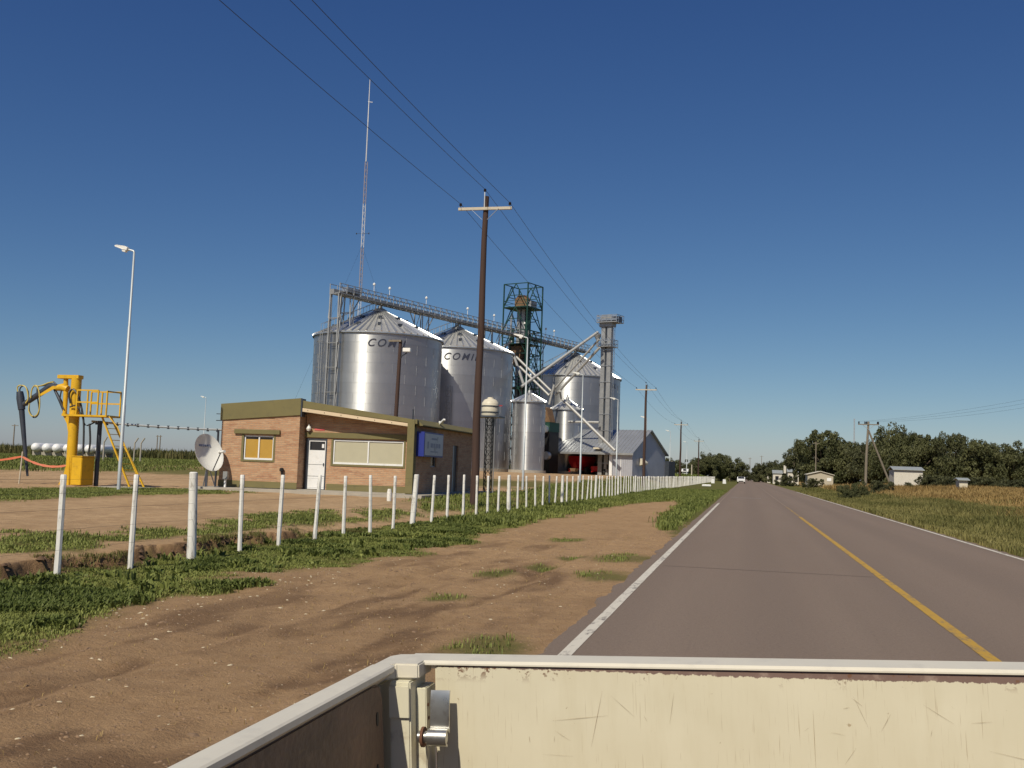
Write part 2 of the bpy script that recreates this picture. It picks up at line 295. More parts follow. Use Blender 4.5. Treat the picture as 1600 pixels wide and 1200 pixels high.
def gate_paint():
    m, t, bs = newmat('gate_paint'); c = nd(t, 'ShaderNodeTexCoord'); v = c.outputs['Object']
    base = mixc(t, noise(t, v, 5, 5), (0.57, 0.52, 0.375), (0.69, 0.645, 0.5))
    # scratches: thin, mostly vertical lines broken up by a coarser mask
    def scratch(rot, sx, sz, lo, seed):
        mp = nd(t, 'ShaderNodeMapping'); t.links.new(v, mp.inputs[0]); mp.inputs[1].default_value = (seed, 0, seed*0.7); mp.inputs[2].default_value = (0, rot, 0); mp.inputs[3].default_value = (sx, 1, sz)
        n = noise(t, mp.outputs[0], 1.0, 2, 0.5); mp2 = nd(t, 'ShaderNodeMapping'); t.links.new(v, mp2.inputs[0]); mp2.inputs[1].default_value = (seed*1.3, 0, 0)
        k = ramp(t, noise(t, mp2.outputs[0], 7, 3, 0.6), 0.45, 0.7)
        return mathn(t, 'MULTIPLY', ramp(t, n, lo, lo+0.05), k)
    s = scratch(0.02, 300, 6, 0.66, 0)
    for rot, seed in ((-0.25, 3.1), (0.35, 7.7), (0.8, 1.9), (-0.65, 5.3), (0.12, 9.1), (-1.2, 12.7)): s = mathn(t, 'MAXIMUM', s, scratch(rot, 330, 9, 0.665, seed))
    ch = ramp(t, noise(t, v, 55, 3, 0.6), 0.71, 0.76)
    s = mathn(t, 'MAXIMUM', s, ch)
    stain = mathn(t, 'MULTIPLY', ramp(t, noise(t, coords(t, 'Object', (14, 1, 2.2)), 1.5, 4, 0.6), 0.45, 0.8), 0.16)
    col = mixc(t, stain, base, (0.4, 0.33, 0.18)); col = mixc(t, mathn(t, 'MULTIPLY', s, 0.6), col, (0.26, 0.17, 0.075))
    sz = nd(t, 'ShaderNodeSeparateXYZ'); t.links.new(v, sz.inputs[0])
    # worn lip under the top rail: primer showing through, wider towards the middle, ragged lower edge
    wd = mathn(t, 'ADD', mathn(t, 'MULTIPLY', ramp(t, sz.outputs[0], -0.5, 0.35), 0.0105), 0.001)
    rag = mathn(t, 'MULTIPLY', mathn(t, 'SUBTRACT', noise(t, coords(t, 'Object', (1, 1, 0.25)), 70, 5, 0.7), 0.5), 0.016)
    f = ramp(t, mathn(t, 'ADD', mathn(t, 'ADD', mathn(t, 'SUBTRACT', sz.outputs[2], 1.137), wd), rag), -0.0005, 0.0012)
    prim = mixc(t, ramp(t, noise(t, v, 45, 4, 0.6), 0.5, 0.75), (0.15, 0.085, 0.075), (0.27, 0.19, 0.16)); col = mixc(t, mathn(t, 'MULTIPLY', f, 0.92), col, prim)
    chips_ = mathn(t, 'MULTIPLY', ramp(t, mathn(t, 'ADD', noise(t, v, 34, 5, 0.7), mathn(t, 'MULTIPLY', ramp(t, sz.outputs[0], -0.25, -0.5), 0.05)), 0.585, 0.63), ramp(t, sz.outputs[2], 1.105, 1.137)); col = mixc(t, chips_, col, (0.17, 0.085, 0.05))
    t.links.new(col, bs.inputs['Base Color']); bs.inputs['Roughness'].default_value = 0.5; bs.inputs['Specular IOR Level'].default_value = 0.3
    bump(t, bs, noise(t, v, 3.5, 2), 0.25, 0.02)
    return m
M['ground'] = ground_mat(); M['asphalt'] = asphalt_mat()
M['joint'] = simple('joint', (0.15, 0.114, 0.09), 0.9, var=0.3, scale=8)
M['white_line'] = worn_paint('white_line', (0.6, 0.56, 0.48), lo=0.5, hi=0.72); M['yellow_line'] = worn_paint('yellow_line', (0.45, 0.27, 0.035), lo=0.48, hi=0.72)
M['yellow_worn'] = worn_paint('yellow_worn', (0.34, 0.22, 0.06), (0.2, 0.15, 0.115), 0.4, 0.6); M['yellow_faint'] = worn_paint('yellow_faint', (0.27, 0.2, 0.13), (0.2, 0.15, 0.115), 0.35, 0.6)
M['faint_line'] = worn_paint('faint_line', (0.38, 0.35, 0.31), lo=0.35, hi=0.6)
M['gate'] = gate_paint()
M['rail_paint'] = simple('rail_paint', (0.64, 0.6, 0.5), 0.4, var=0.04, scale=6, dirt=(0.35, 0.33, 0.3), dirt_amt=0.25)
M['post_paint'] = simple('post_paint', (0.64, 0.61, 0.47), 0.45, var=0.05, scale=6, dirt=(0.2, 0.11, 0.05), dirt_amt=0.5)
M['primer'] = simple('primer', (0.14, 0.075, 0.065), 0.5, var=0.3, scale=25, dirt=(0.6, 0.55, 0.5), dirt_amt=0.4)
M['rust'] = simple('rust', (0.15, 0.065, 0.035), 0.8, var=0.3, scale=40)
M['liner'] = simple('liner', (0.18, 0.118, 0.075), 0.7, var=0.5, scale=7, bmp=0.5, dirt=(0.24, 0.16, 0.1), dirt_amt=0.6)
M['zinc'] = simple('zinc', (0.5, 0.5, 0.48), 0.3, metal=0.9, var=0.15, scale=20, dirt=(0.2, 0.13, 0.09), dirt_amt=0.4)
def leaf_mat(name, a, b, trans=0.25):
    m, t, bs = newmat(name); oi = nd(t, 'ShaderNodeAttribute', attribute_name='shade'); c = mixc(t, oi.outputs['Fac'], a, b)
    t.links.new(c, bs.inputs['Base Color']); bs.inputs['Roughness'].default_value = 0.6; bs.inputs['Specular IOR Level'].default_value = 0.25
    tr = nd(t, 'ShaderNodeBsdfTranslucent'); t.links.new(c, tr.inputs[0]); ms = nd(t, 'ShaderNodeMixShader'); ms.inputs[0].default_value = trans
    t.links.new(bs.outputs[0], ms.inputs[1]); t.links.new(tr.outputs[0], ms.inputs[2]); t.links.new(ms.outputs[0], t.nodes['Material Output'].inputs[0]); return m
M['grass'] = leaf_mat('grass_leaf', (0.095, 0.125, 0.028), (0.27, 0.295, 0.08))
M['dry_grass'] = leaf_mat('dry_grass_leaf', (0.24, 0.15, 0.05), (0.42, 0.3, 0.12))
M['leaf_dark'] = leaf_mat('leaf_dark', (0.048, 0.055, 0.026), (0.118, 0.122, 0.056))
M['leaf_mid'] = leaf_mat('leaf_mid', (0.056, 0.065, 0.026), (0.135, 0.14, 0.06))
M['corn'] = leaf_mat('corn_leaf', (0.06, 0.075, 0.02), (0.17, 0.15, 0.06))

# ------------------------------------------------------------------ terrain
_vb_y = [0, 7, 9.3, 11.4, 12.2, 13.2, 14.2, 15.5, 17.2, 25, 37, 55, 60, 75, 100]
_vb_x = [-5.5, -5.7, -6.0, -6.15, -6.9, -6.8, -5.95, -5.95, -5.6, -6.0, -6.0, -5.4, -4.3, -2.4, -1.9]
TUFTS = [(778, 890, .35), (697, 926, .3), (847, 880, .3), (894, 868, .3), (886, 839, .5), (766, 1006, .42), (950, 898, .55), (981, 871, .7), (1040, 905, .3), (330, 912, .35), (395, 905, .3)]
TUFTS = [(at_z(a, b).x, at_z(a, b).y, r) for a, b, r in TUFTS]
def scarp_x(y): return -8.74 - 0.5*(fbm(y*1.1, y*0+3.3, 5, 3)-0.5) - 0.34*(vnoise(y*3.6, y*0, 9)-0.5) - 0.2*(vnoise(y*8.3, y*0, 19)-0.5)
def zg(x, y):
    x = np.asarray(x, float); y = np.asarray(y, float)
    small = (fbm(x*1.6, y*1.6, 21, 4)-0.5)*0.07 + (fbm(x*7, y*7, 31, 3)-0.5)*0.018
    wob = 0.25*(fbm(y*0.25, y*0, 33, 2)-0.5); ruts = sum(a*np.exp(-((x-x0-wob)/w_)**2) for x0, w_, a in ((-3.0, .13, -.035), (-2.72, .1, .02), (-4.55, .14, -.04), (-4.27, .1, .022), (-5.3, .12, -.025)))*(0.4+1.1*vnoise(y*.5, x*0+2, 36))
    left = -0.025 + ruts*sst(60, 40, y) - 0.05*sst(-1.9, -4.5, x)*(1-sst(-6, -8, x)) - 0.05*sst(-6.3, -7.6, x) + small
    sx = scarp_x(y); wid = 0.02 + 0.12*vnoise(y*1.7, y*0, 23)**2 + 1.6*sst(18, 24, y)
    up = sst(sx, sx-wid, x)
    rough = up*(1-up)*4*sst(24, 19, y)
    left = left + up*(0.2 + 0.09*sst(-9, -11.5, x) - 0.05*(vnoise(y*0.7, y*0, 29)-.3)*sst(20, 17, y)) + rough*0.12*(vnoise(x*9, y*9, 77)-0.6) + 0.85*sst(42, 108, y)*sst(-9.5, -13, x)
    right = -0.05 - 0.15*sst(5.9, 8, x) + 0.65*sst(9, 26, x) + small
    z = np.where(x < 0, left, right); onroad = (x > -1.5) & (x < 5.7)
    z = np.where(onroad, -0.06, z); far = sst(300, 600, np.hypot(x, y))
    return z*(1-far)
def z1(x, y): return float(zg(np.array([x]), np.array([y]))[0])
def grass_mask(x, y):
    n = fbm(x*0.9, y*0.9, 41, 4)-0.5; n2 = fbm(x*2.5, y*2.5, 51, 3)-0.5
    xb = np.interp(y, _vb_y, _vb_x)
    g = sst(0.3, -0.55, (x-xb) + n*1.1 + n2*0.7)*(x > scarp_x(y)+0.02)
    # roadside strip on the left edge of the asphalt
    w = np.interp(y, [24, 27, 32, 40, 52, 60, 75], [-0.5, 0.25, 0.9, 1.3, 1.2, 2.2, 5])
    g = np.maximum(g, sst(0.2, -0.2, (-1.72-x)-w + n*1.2)*(x > -9)*(x < -1.68))
    for tx, ty, r in TUFTS:
        d = np.hypot(x-tx, (y-ty)*0.55); g = np.maximum(g, 0.85*sst(r*1.15, r*0.4, d + n2*0.5*r))
    # yard
    yd = x < scarp_x(y)
    gy = sst(-0.25, 0.25, (x+10.9) + n*3.2 + n2*1.2 - 1.0*sst(20, 33, y))*sst(-0.2, -0.75, x-scarp_x(y)+n*0.9+0.25)
    gy = np.maximum(gy, 0.9*sst(0, 1.0, x+24.8+n*3)*sst(0, -0.8, x+18.7+n*3+n2)*sst(38.2, 36.5, y))
    gy = np.maximum(gy, sst(0, -4, x+43+n*16)*sst(-140, -110, x+n*30))
    gy = np.maximum(gy, 0.8*sst(0, 0.6, x+12.6+n*3)*sst(30, 40, y))
    gy = np.maximum(gy, 0.9*sst(58, 62, y+n*12)*sst(78, 72, y+n*12)*(x > -60)*(x < -11))
    gy = np.maximum(gy, sst(160, 175, y))
    g = np.where(yd, gy, g)
    g = np.where(x > 5.75, 1.0, g)
    return np.clip(g, 0, 1)
def damp_shade_mask(x, y):
    n = fbm(x*1.5+3, y*0.38, 61, 4); n2 = fbm(x*4.2, y*1.0, 71, 4)
    d = sst(0.5, 0.66, n*0.65+n2*0.35)*sst(-6.6, -4.6, x)*sst(-1.8, -2.6, x)*sst(30, 16, y)*0.8
    d2 = (0.22+0.6*sst(0.47, 0.64, n2*0.6+n*0.4))*(x < -1.7)*(x > -8.4)*sst(17, 7, y)
    wet = sst(1.0, 0.2, np.hypot((x+3.0)/0.9, (y-4.75)/0.55)+n2*0.6-0.3)*0.8
    sc = x-scarp_x(y); face = sst(-.2, -.06, sc)*sst(.22, .06, sc)*sst(23, 19, y)*(0.65+.5*(vnoise(x*3, y*3, 99)-.3))  # bank face: shade below the overhanging edge painted in, with darker bare soil
    return np.clip(np.maximum(np.maximum(np.maximum(d, d2), wet), face), 0, 1)
def dry_mask(x, y):
    n = fbm(x*0.25, y*0.08, 81, 3)-0.5
    return np.clip(sst(10, 15, x+n*6), 0, 1)
def lines(segs):
    out = []
    for a, b, s in segs: out += list(np.arange(a, b-1e-6, s))
    return np.array(out + [segs[-1][1]])
gx = lines([(-3000, -600, 600), (-600, -200, 80), (-200, -60, 14), (-60, -46, 2), (-46, -14, .5), (-14, -9.3, .1), (-9.3, -8.4, .03), (-8.4, -1.4, .1), (-1.4, 5.75, 2.5), (5.75, 14, .4), (14, 60, 2), (60, 200, 14), (200, 600, 80), (600, 3000, 600)])
gy_ = lines([(-300, -20, 40), (-20, 2, 2), (2, 28, .1), (28, 60, .25), (60, 110, 1), (110, 300, 5), (300, 700, 50), (700, 5000, 500)])
GX, GY = np.meshgrid(gx, gy_); GZ = zg(GX, GY); ny, nx = GX.shape
me = bpy.data.meshes.new('ground'); V = np.stack([GX, GY, GZ], -1).reshape(-1, 3)
idx = np.arange(nx*ny).reshape(ny, nx); Fq = np.stack([idx[:-1, :-1], idx[:-1, 1:], idx[1:, 1:], idx[1:, :-1]], -1).reshape(-1, 4)
me.vertices.add(len(V)); me.vertices.foreach_set('co', V.ravel()); me.loops.add(Fq.size); me.loops.foreach_set('vertex_index', Fq.ravel().astype(np.int32))
me.polygons.add(len(Fq)); me.polygons.foreach_set('loop_start', np.arange(0, Fq.size, 4, dtype=np.int32)); me.update(calc_edges=True)
me.polygons.foreach_set('use_smooth', np.ones(len(Fq), bool))
ca = me.attributes.new('mask', 'FLOAT_COLOR', 'POINT'); X_, Y_ = V[:, 0], V[:, 1]
yardf = sst(-8.7, -9.4, X_)
ca.data.foreach_set('color', np.stack([grass_mask(X_, Y_), damp_shade_mask(X_, Y_), yardf, np.ones(len(V))], -1).ravel().astype(np.float32))
da = me.attributes.new('dry', 'FLOAT', 'POINT'); da.data.foreach_set('value', dry_mask(X_, Y_).astype(np.float32))
me.materials.append(M['ground']); ground = bpy.data.objects.new('ground', me); COL.objects.link(ground); tag(ground, kind='structure')

def strip(name, x0f, x1f, y0, y1, step, z, mat, jag=0.0):
    ys = lines([(y0, min(y1, 60), step), (min(y1, 60), y1, 20)]) if y1 > 60 else lines([(y0, y1, step)])
    vs_, fs_ = [], []
    for i, y in enumerate(ys):
        j0 = (float(fbm(y*2.6, 0.3, 91, 5))-0.5)*jag; j1 = (float(fbm(y*2.6, 7.3, 95, 5))-0.5)*jag
        vs_ += [(x0f+j0, y, z), (x1f+j1, y, z)]
        if i: fs_.append((2*i-2, 2*i-1, 2*i+1, 2*i))
    mb = MB(); mb.add(vs_, fs_)
    if name == 'road':
        n = len(vs_)
        mb.add([(v[0]+(-0.06 if k % 2 == 0 else 0.06), v[1], -0.12) for k, v in enumerate(vs_)], [])
        for i in range(1, len(ys)): mb.f += [(2*i-2, 2*i, n+2*i, n+2*i-2), (2*i-1, n+2*i-1, n+2*i+1, 2*i+1)]; mb.m += [0, 0]
    return tag(mb.build(name, mat), kind='structure')
strip('road', -1.64, 5.74, -30, 2500, 0.08, 0.0, M['asphalt'], 0.22)
strip('edge_line', -1.47, -1.36, -20, 58, 0.5, 0.004, M['white_line'], 0.015)
strip('edge_line', -1.46, -1.37, 58, 400, 0.5, 0.004, M['yellow_faint'])
strip('centre_line', 2.04, 2.16, -20, 42, 0.5, 0.004, M['yellow_line'], 0.015)
strip('centre_line', 2.05, 2.15, 42, 56, 0.5, 0.004, M['yellow_worn'])
strip('centre_line', 2.05, 2.15, 56, 400, 0.5, 0.004, M['yellow_faint'])
strip('edge_line', 5.52, 5.62, -20, 120, 0.5, 0.004, M['white_line'], 0.015)
mb = MB(); Yp = at_z(1155, 778).y; mb.add([(-1.0, Yp, .004), (1.1, Yp, .004), (1.1, Yp+.9, .004), (-1.0, Yp+.9, .004)], [(0, 1, 2, 3)]); tag(mb.build('road_patch', M['faint_line']), kind='structure')
Yp = at_z(1200, 893).y; mb = MB(); mb.add([(-1.3, Yp, .003), (2.0, Yp, .003), (2.0, Yp+.035, .003), (-1.3, Yp+.035, .003)], [(0, 1, 2, 3)]); tag(mb.build('road_joint', M['joint']), kind='structure')
# ------------------------------------------------------------------ pickup truck bed the camera rides in
M['scuff'] = simple('scuff', (0.26, 0.17, 0.08), 0.8, var=0.3, scale=60)
truck = thing('pickup_truck', 'cream pickup truck bed with scratched tailgate and grey side rails', 'pickup truck', (0, 0, 0), ry=rad(-3.4))
GZ_T = 1.150; GL, GR = -0.528, 0.93; GYF, GYB = 1.985, 2.03      # tailgate: top, left, right, front and back face (local)
gate = MB()
gate.box(GL, GR, GYF, GYB, 0.62, GZ_T-0.0095); gate = gate.build('tailgate', M['gate'], truck, bevel=0.004)
g = MB(); g.prism([(GL-0.06, GYF-0.003, GZ_T-0.006), (GL-0.06, GYF+0.003, GZ_T-0.001), (GL-0.06, GYB+0.02, GZ_T+0.002), (GL-0.06, GYB+0.03, GZ_T-0.008), (GL-0.06, GYB+0.03, GZ_T-0.03), (GL-0.06, GYF-0.003, GZ_T-0.009)], (GR-GL+0.12, 0, 0))
g.build('top_rail', M['rail_paint'], gate)
random.seed(3)
# long scratches down to the metal
for k in range(36):
    x = random.uniform(GL+0.1, GR-0.2); z = random.uniform(0.86, GZ_T-0.05); L = random.choice((0.01, 0.02, 0.03, 0.05, 0.09)); a = random.gauss(0, 0.7); w = random.uniform(0.00012, 0.0003)
    if k == 0: x, z, L, a, w = 0.19, 1.02, 0.085, 0.0, 0.0003
    L *= 0.6; z = min(z, 1.1-L)
    d = Vector((math.sin(a), 0, math.cos(a)))*L; c = Vector((x, GYF-0.0015, z)); s = Vector((math.cos(a), 0, -math.sin(a)))*w
    g = MB(); g.add([c-d+s*.3, c-d-s*.3, c-s, c+d-s*.2, c+d+s*.2, c+s], [(0, 1, 2, 3, 4, 5)]); g.build('scratch', M['scuff'], gate)
for sgn in (-1, 1):
    def mx(x): return x if sgn < 0 else (GL+GR)-x
    def bx(m, x0, x1, *r): a, b = sorted((mx(x0), mx(x1))); m.box(a, b, *r); return m
    post = bx(MB(), GL-0.075, GL-0.033, 1.93, 2.03, 0.6, GZ_T-0.032).build('corner_post', M['post_paint'], truck, bevel=0.003)
    bx(MB(), GL-0.033, GL-0.012, 1.965, 2.025, 0.6, GZ_T-0.05).build('inner_return', M['post_paint'], post, bevel=0.002)
    bx(MB(), GL-0.0745, GL-0.034, 1.924, 1.929, GZ_T-0.1, GZ_T-0.04).build('cover_plate', M['post_paint'], post, bevel=0.001)
    rail = MB(); prof = [(GL-0.115, GZ_T-0.05), (GL-0.115, GZ_T-0.006), (GL-0.111, GZ_T-0.0015), (GL-0.09, GZ_T), (GL-0.070, GZ_T-0.0012), (GL-0.066, GZ_T-0.004), (GL-0.066, GZ_T-0.014), (GL-0.074, GZ_T-0.02)]
    rail.prism([(mx(x), -0.35, z) for x, z in prof], (0, 2.285, 0)); rail = rail.build('side_rail', M['rail_paint'], truck)
    cap = MB(); cap.prism([(mx(x), y, GZ_T-0.030) for x, y in ((GL-0.11, 1.9), (GL-0.11, 2.03), (GL-0.095, 2.055), (GL-0.062, 2.06), (GL-0.02, 2.03), (GL-0.02, 1.945), (GL-0.066, 1.945))], (0, 0, 0.029)); cap.build('rail_corner', M['rail_paint'], rail, bevel=0.003)
    bx(MB(), GL-0.135, GL-0.1, -0.35, 2.04, 0.55, GZ_T-0.04).build('outer_side', M['gate'], truck, bevel=0.004)
    ln = MB(); lp = [(mx(GL-0.078), y, z) for y, z in ((-0.3, 0.64), (-0.3, GZ_T-0.024), (1.84, GZ_T-0.024), (1.885, GZ_T-0.03), (1.90, GZ_T-0.055), (1.915, GZ_T-0.3), (1.93, 0.64))]
    ln.prism(lp, (0.02*(-1 if sgn < 0 else 1), 0, 0)); ln = ln.build('side_liner', M['liner'], truck, bevel=0.004)
    for sz in (0.09, 0.185):
        s = MB(); s.prism([(mx(GL-0.0765), 1.868+0.006*math.cos(a), GZ_T-sz+0.013*math.sin(a)) for a in np.arange(0, 6.28, .5)], (-0.003*sgn*-1, 0, 0)); s.build('bolt_slot', M['black'], ln)
# latch strap: a flat bar that curls into a roll at its lower end
hx0, hx1 = GL+0.002, GL+0.040; prof = []
zt = GZ_T-0.050; cz = zt-0.086; R1 = 0.0145
path = [(1.955, zt-0.002), (1.950, zt-0.02), (1.947, zt-0.05), (1.946, cz+0.012)]
for a in np.linspace(0.55, 4.6, 12): path.append((1.934+R1*math.cos(a), cz+R1*math.sin(a)))
outl = []; inn = []
for i, p in enumerate(path):
    q0 = Vector(path[max(0, i-1)]); q1 = Vector(path[min(len(path)-1, i+1)]); d = (q1-q0).normalized(); n_ = Vector((-d.y, d.x))*0.0022
    outl.append((p[0]+n_.x, p[1]+n_.y)); inn.append((p[0]-n_.x, p[1]-n_.y))
hk = MB(); n = len(path)
hk.add([(x, y, z) for x in (hx0, hx1) for (y, z) in outl+inn], [])
for i in range(n-1):
    hk.f += [(i, i+1, 2*n+i+1, 2*n+i), (n+i, 3*n+i, 3*n+i+1, n+i+1), (i, n+i, n+i+1, i+1), (2*n+i, 2*n+i+1, 3*n+i+1, 3*n+i)]; hk.m += [0]*4
latch = hk.build('latch_strap', M['zinc'], truck, smooth=True)
MB().tube((hx0-0.02, 1.934, cz), (hx1-0.003, 1.934, cz), R1-0.003, n=18).build('latch_pin', M['zinc'], latch, smooth=True)
MB().tube((hx0-0.013, 1.934, cz), (hx0-0.008, 1.934, cz), 0.019, n=18).build('washer', M['rust'], latch, smooth=True)
for k, (dy, dz) in enumerate(((-0.01, 0.006), (-0.006, -0.02))): MB().tube((GL-0.0122, 1.985+dy, GZ_T-0.09+dz), (GL-0.0105, 1.985+dy, GZ_T-0.09+dz), 0.0035, n=10).build('screw', M['rust'], truck)
# bed floor, front wall and running gear
fl = MB()
for k in range(7): fl.box(GL-0.05+k*0.22, GL-0.05+k*0.22+0.15, -0.33, 1.98, 0.615, 0.63)
fl.box(GL-0.09, GR+0.09, -0.34, 1.98, 0.58, 0.612); fl.build('bed_floor', M['liner'], truck)
MB().box(GL-0.1, GR+0.1, -0.40, -0.36, 0.55, 1.12).build('bed_front', M['gate'], truck, bevel=0.004)
MB().box(GL+0.1, GR-0.1, 2.06, 2.16, 0.42, 0.54).build('bumper', M['dark_steel'], truck, bevel=0.01)
for x in (GL+0.25, GR-0.25): MB().box(x-0.04, x+0.04, -0.4, 2.05, 0.44, 0.575).build('chassis_rail', M['dark_steel'], truck)
for x in (GL-0.02, GR+0.02):
    zc = 0.35 - math.tan(rad(3.4))*(x*-1)*0
    w = MB(); prof = [(0.2, -0.1), (0.31, -0.1), (0.345, -0.07), (0.345, 0.07), (0.31, 0.1), (0.2, 0.1)]
    Mx = Matrix.Translation((x, 1.15, 0.345+x*-0.059+0.0)) @ Matrix.Rotation(rad(90), 4, 'Y')
    w.lathe(prof, 28); w.v = [tuple(Mx @ Vector(p)) for p in w.v]; wh = w.build('tyre', M['tyre'], truck, smooth=True)
    r = MB(); r.lathe([(0.02, 0.06), (0.14, 0.05), (0.2, 0.09), (0.2, -0.09), (0.02, -0.05)], 24); r.v = [tuple(Mx @ Vector(p)) for p in r.v]; r.build('rim', M['zinc'], wh, smooth=True)

# ------------------------------------------------------------------ white post fence along the yard
fence = thing('post_fence', 'long white painted wooden post and wire fence between yard and road verge', 'fence', (-8.3, 10, 0))
random.seed(11); FX = -8.3
def post_mesh(fat, seed):
    rnd = random.Random(seed); r = 0.072 if fat else 0.04; h = 1.75; k = 9; pts = []; rr = []
    bx_, by_ = rnd.uniform(-.012, .012)*(2.2 if fat else 1), rnd.uniform(-.012, .012)
    for i in range(k):
        t = i/(k-1); pts.append((bx_*math.sin(t*3.0+seed)*1.2, by_*math.sin(t*2.4+seed*2), -0.5+h*t)); rr.append(r*(1.06-0.14*t)*(1+rnd.uniform(-.06, .06)))
    pts.append((pts[-1][0], pts[-1][1], h-0.5+0.012)); rr.append(rr[-1]*0.75)
    m = MB(); m.path(pts, rr, 9 if fat else 7); o = m.build('post', M['white_wood'], fence, smooth=True); return o
protos = {}
def add_post(y, fat, k):
    key = (fat, k % 5)
    if key not in protos: protos[key] = o = post_mesh(fat, k+1)
    else: o = protos[key].copy(); COL.objects.link(o)
    top = 1.25 + random.uniform(-.025, .02) + (0.03 if fat else 0)
    if y > 60: top += -0.0
    o.location = (FX+random.uniform(-.02, .02)+8.3, y-10, top-1.262); o.rotation_euler = (random.gauss(0, .014), random.gauss(0, .018), random.uniform(0, 6.28))
    return o
PY = []
y = 14.39-1.55*6; k = -6
while y < 290: PY.append((y, k % 7 == 0)); y += 1.555; k += 1
for i, (y, fat) in enumerate(PY):
    add_post(y, fat, i)
for z in (0.3, 0.55, 0.8, 1.0, 1.17):
    m = MB(); m.path([(FX+0.045, y, z+random.uniform(-.006, .006)) for y in np.arange(4, 291, 9.33)], 0.0013, 4); m.build('wire', M['wire'], fence, world=True)

# ------------------------------------------------------------------ utility poles and power lines on the yard side
POLE_X = -9.8
def utility_pole(x, y, ztop, label, arm_z=-0.5, lean=0.0, wood='pole_wood', arm=0.98, pin=True, group=None):
    zb = z1(x, y); t = thing('utility_pole', label, 'utility pole', (x, y, zb), group=group); H = ztop-zb
    k = 7; p = MB(); p.path([(lean*H*(i/k)**1.3 + 0.02*math.sin(i*1.9), 0.015*math.sin(i*2.3), -0.3+(H+0.3)*i/k) for i in range(k+1)], [0.165-0.065*i/k for i in range(k+1)], 12); p.build('pole', M[wood], t, smooth=True)
    az = H+arm_z; lx = lean*H
    MB().box(lx-arm-0.06, lx+arm+0.06, -0.17, -0.09, az-0.055, az+0.055).build('crossarm', M['arm_wood'], t, bevel=0.006)
    for s in (-1, 1):
        MB().beam((lx+s*0.55*arm, -0.185, az-0.02), (lx+s*0.1, -0.13, az-0.42), 0.035, 0.012).build('arm_brace', M['galv'], t)
        i_ = MB(); i_.lathe([(0.012, 0), (0.012, 0.07), (0.05, 0.075), (0.06, 0.1), (0.035, 0.115), (0.055, 0.13), (0.045, 0.16), (0.025, 0.185), (0.01, 0.19)], 10, (lx+s*(arm-0.02), -0.13, az+0.05)); i_.build('insulator', M['insulator'], t, smooth=True)
    if pin:
        MB().box(lx-0.05, lx-0.015, -0.13, -0.10, az-0.05, H+0.16).build('pin_bracket', M['galv'], t)
        i_ = MB(); i_.lathe([(0.012, 0), (0.05, 0.02), (0.06, 0.05), (0.035, 0.065), (0.055, 0.08), (0.045, 0.11), (0.01, 0.13)], 10, (lx-0.03, -0.115, H+0.15)); i_.build('insulator', M['insulator'], t, smooth=True)
    return (x+lx, y-0.13, zb+az+0.2, arm-0.02, zb+H+0.25 if pin else zb+az+0.2)
tops = [(POLE_X, -24, 11.4, 0.96, 11.85)]
for py, pz, lab, ln in ((36.9, 11.75, 'tall dark wooden utility pole beside the brick office, pale crossarm on top', 0.004), (101.7, 10.25, 'dark wooden utility pole in front of the grey shed gable', 0.006),
                     (159.0, 9.6, 'dark wooden utility pole beyond the grey shed, with two crossarms', 0.004), (221.4, 9.2, 'farthest dark wooden utility pole of the line, before the distant trees', 0.0)):
    tops.append(utility_pole(POLE_X, py, pz, lab, lean=ln, group='utility poles along the white fence'))
tops.append((POLE_X, 300, 8.2, 0.96, 8.6))
def span(a, b, sag, n=14): a = Vector(a); b = Vector(b); return [a.lerp(b, i/n) - Vector((0, 0, sag*4*(i/n)*(1-i/n))) for i in range(n+1)]
for s, nm in ((-1, 'thin black power line on the yard side crossarm tips'), (0, 'thin black power line over the pole tops'), (1, 'thin black power line on the road side crossarm tips')):
    pts = []
    for i in range(len(tops)-1):
        def pt(t): return (t[0]+s*t[3], t[1], t[2]) if s else (t[0]-0.03, t[1], t[4])
        pts += span(pt(tops[i]), pt(tops[i+1]), 0.62)[(1 if i else 0):]
    tag(MB().path(pts, 0.008, 5).build('power_line', M['wire']), nm, 'power line', 'power lines over the fence')

# ------------------------------------------------------------------ street lamps
def lamp_proto():
    t = thing('street_lamp', 'x', 'street lamp')
    H = 8.55; m = MB(); m.path([(0, 0, -0.2), (0, 0, 3.0), (0, 0, 3.02), (0, 0, 5.8), (0, 0, 5.82), (0, 0, H-0.05), (-0.03, 0, H), (-0.3, 0, H+0.07)], [0.068, 0.068, 0.055, 0.055, 0.045, 0.04, 0.036, 0.03], 10); m.build('pole', M['lamp_paint'], t, smooth=True)
    h = MB(); Mx = Matrix.Translation((-0.26, 0, H+0.06)) @ Matrix.Rotation(rad(14), 4, 'Y')
    h.prism([Mx @ Vector(p) for p in ((0, -0.09, -0.05), (0, -0.09, 0.06), (-0.12, -0.1, 0.085), (-0.5, -0.07, 0.05), (-0.6, -0.04, 0.01), (-0.56, -0.05, -0.03), (-0.2, -0.09, -0.06))], Mx.to_3x3() @ Vector((0, 0.18, 0))); hd = h.build('lamp_head', M['lamp_white'], t, bevel=0.012)
    g = MB(); g.prism([Mx @ Vector(p) for p in ((-0.04, -0.07, -0.05), (-0.22, -0.07, -0.06), (-0.2, -0.06, -0.13), (-0.07, -0.06, -0.13))], Mx.to_3x3() @ Vector((0, 0.14, 0))); g.build('lamp_lens', M['lamp_white'], hd, bevel=0.006)
    b = MB(); b.box(-0.12, 0.12, -0.12, 0.12, -0.1, 0.02); b.build('base_plate', M['galv_dull'], t); return t
lp = lamp_proto()
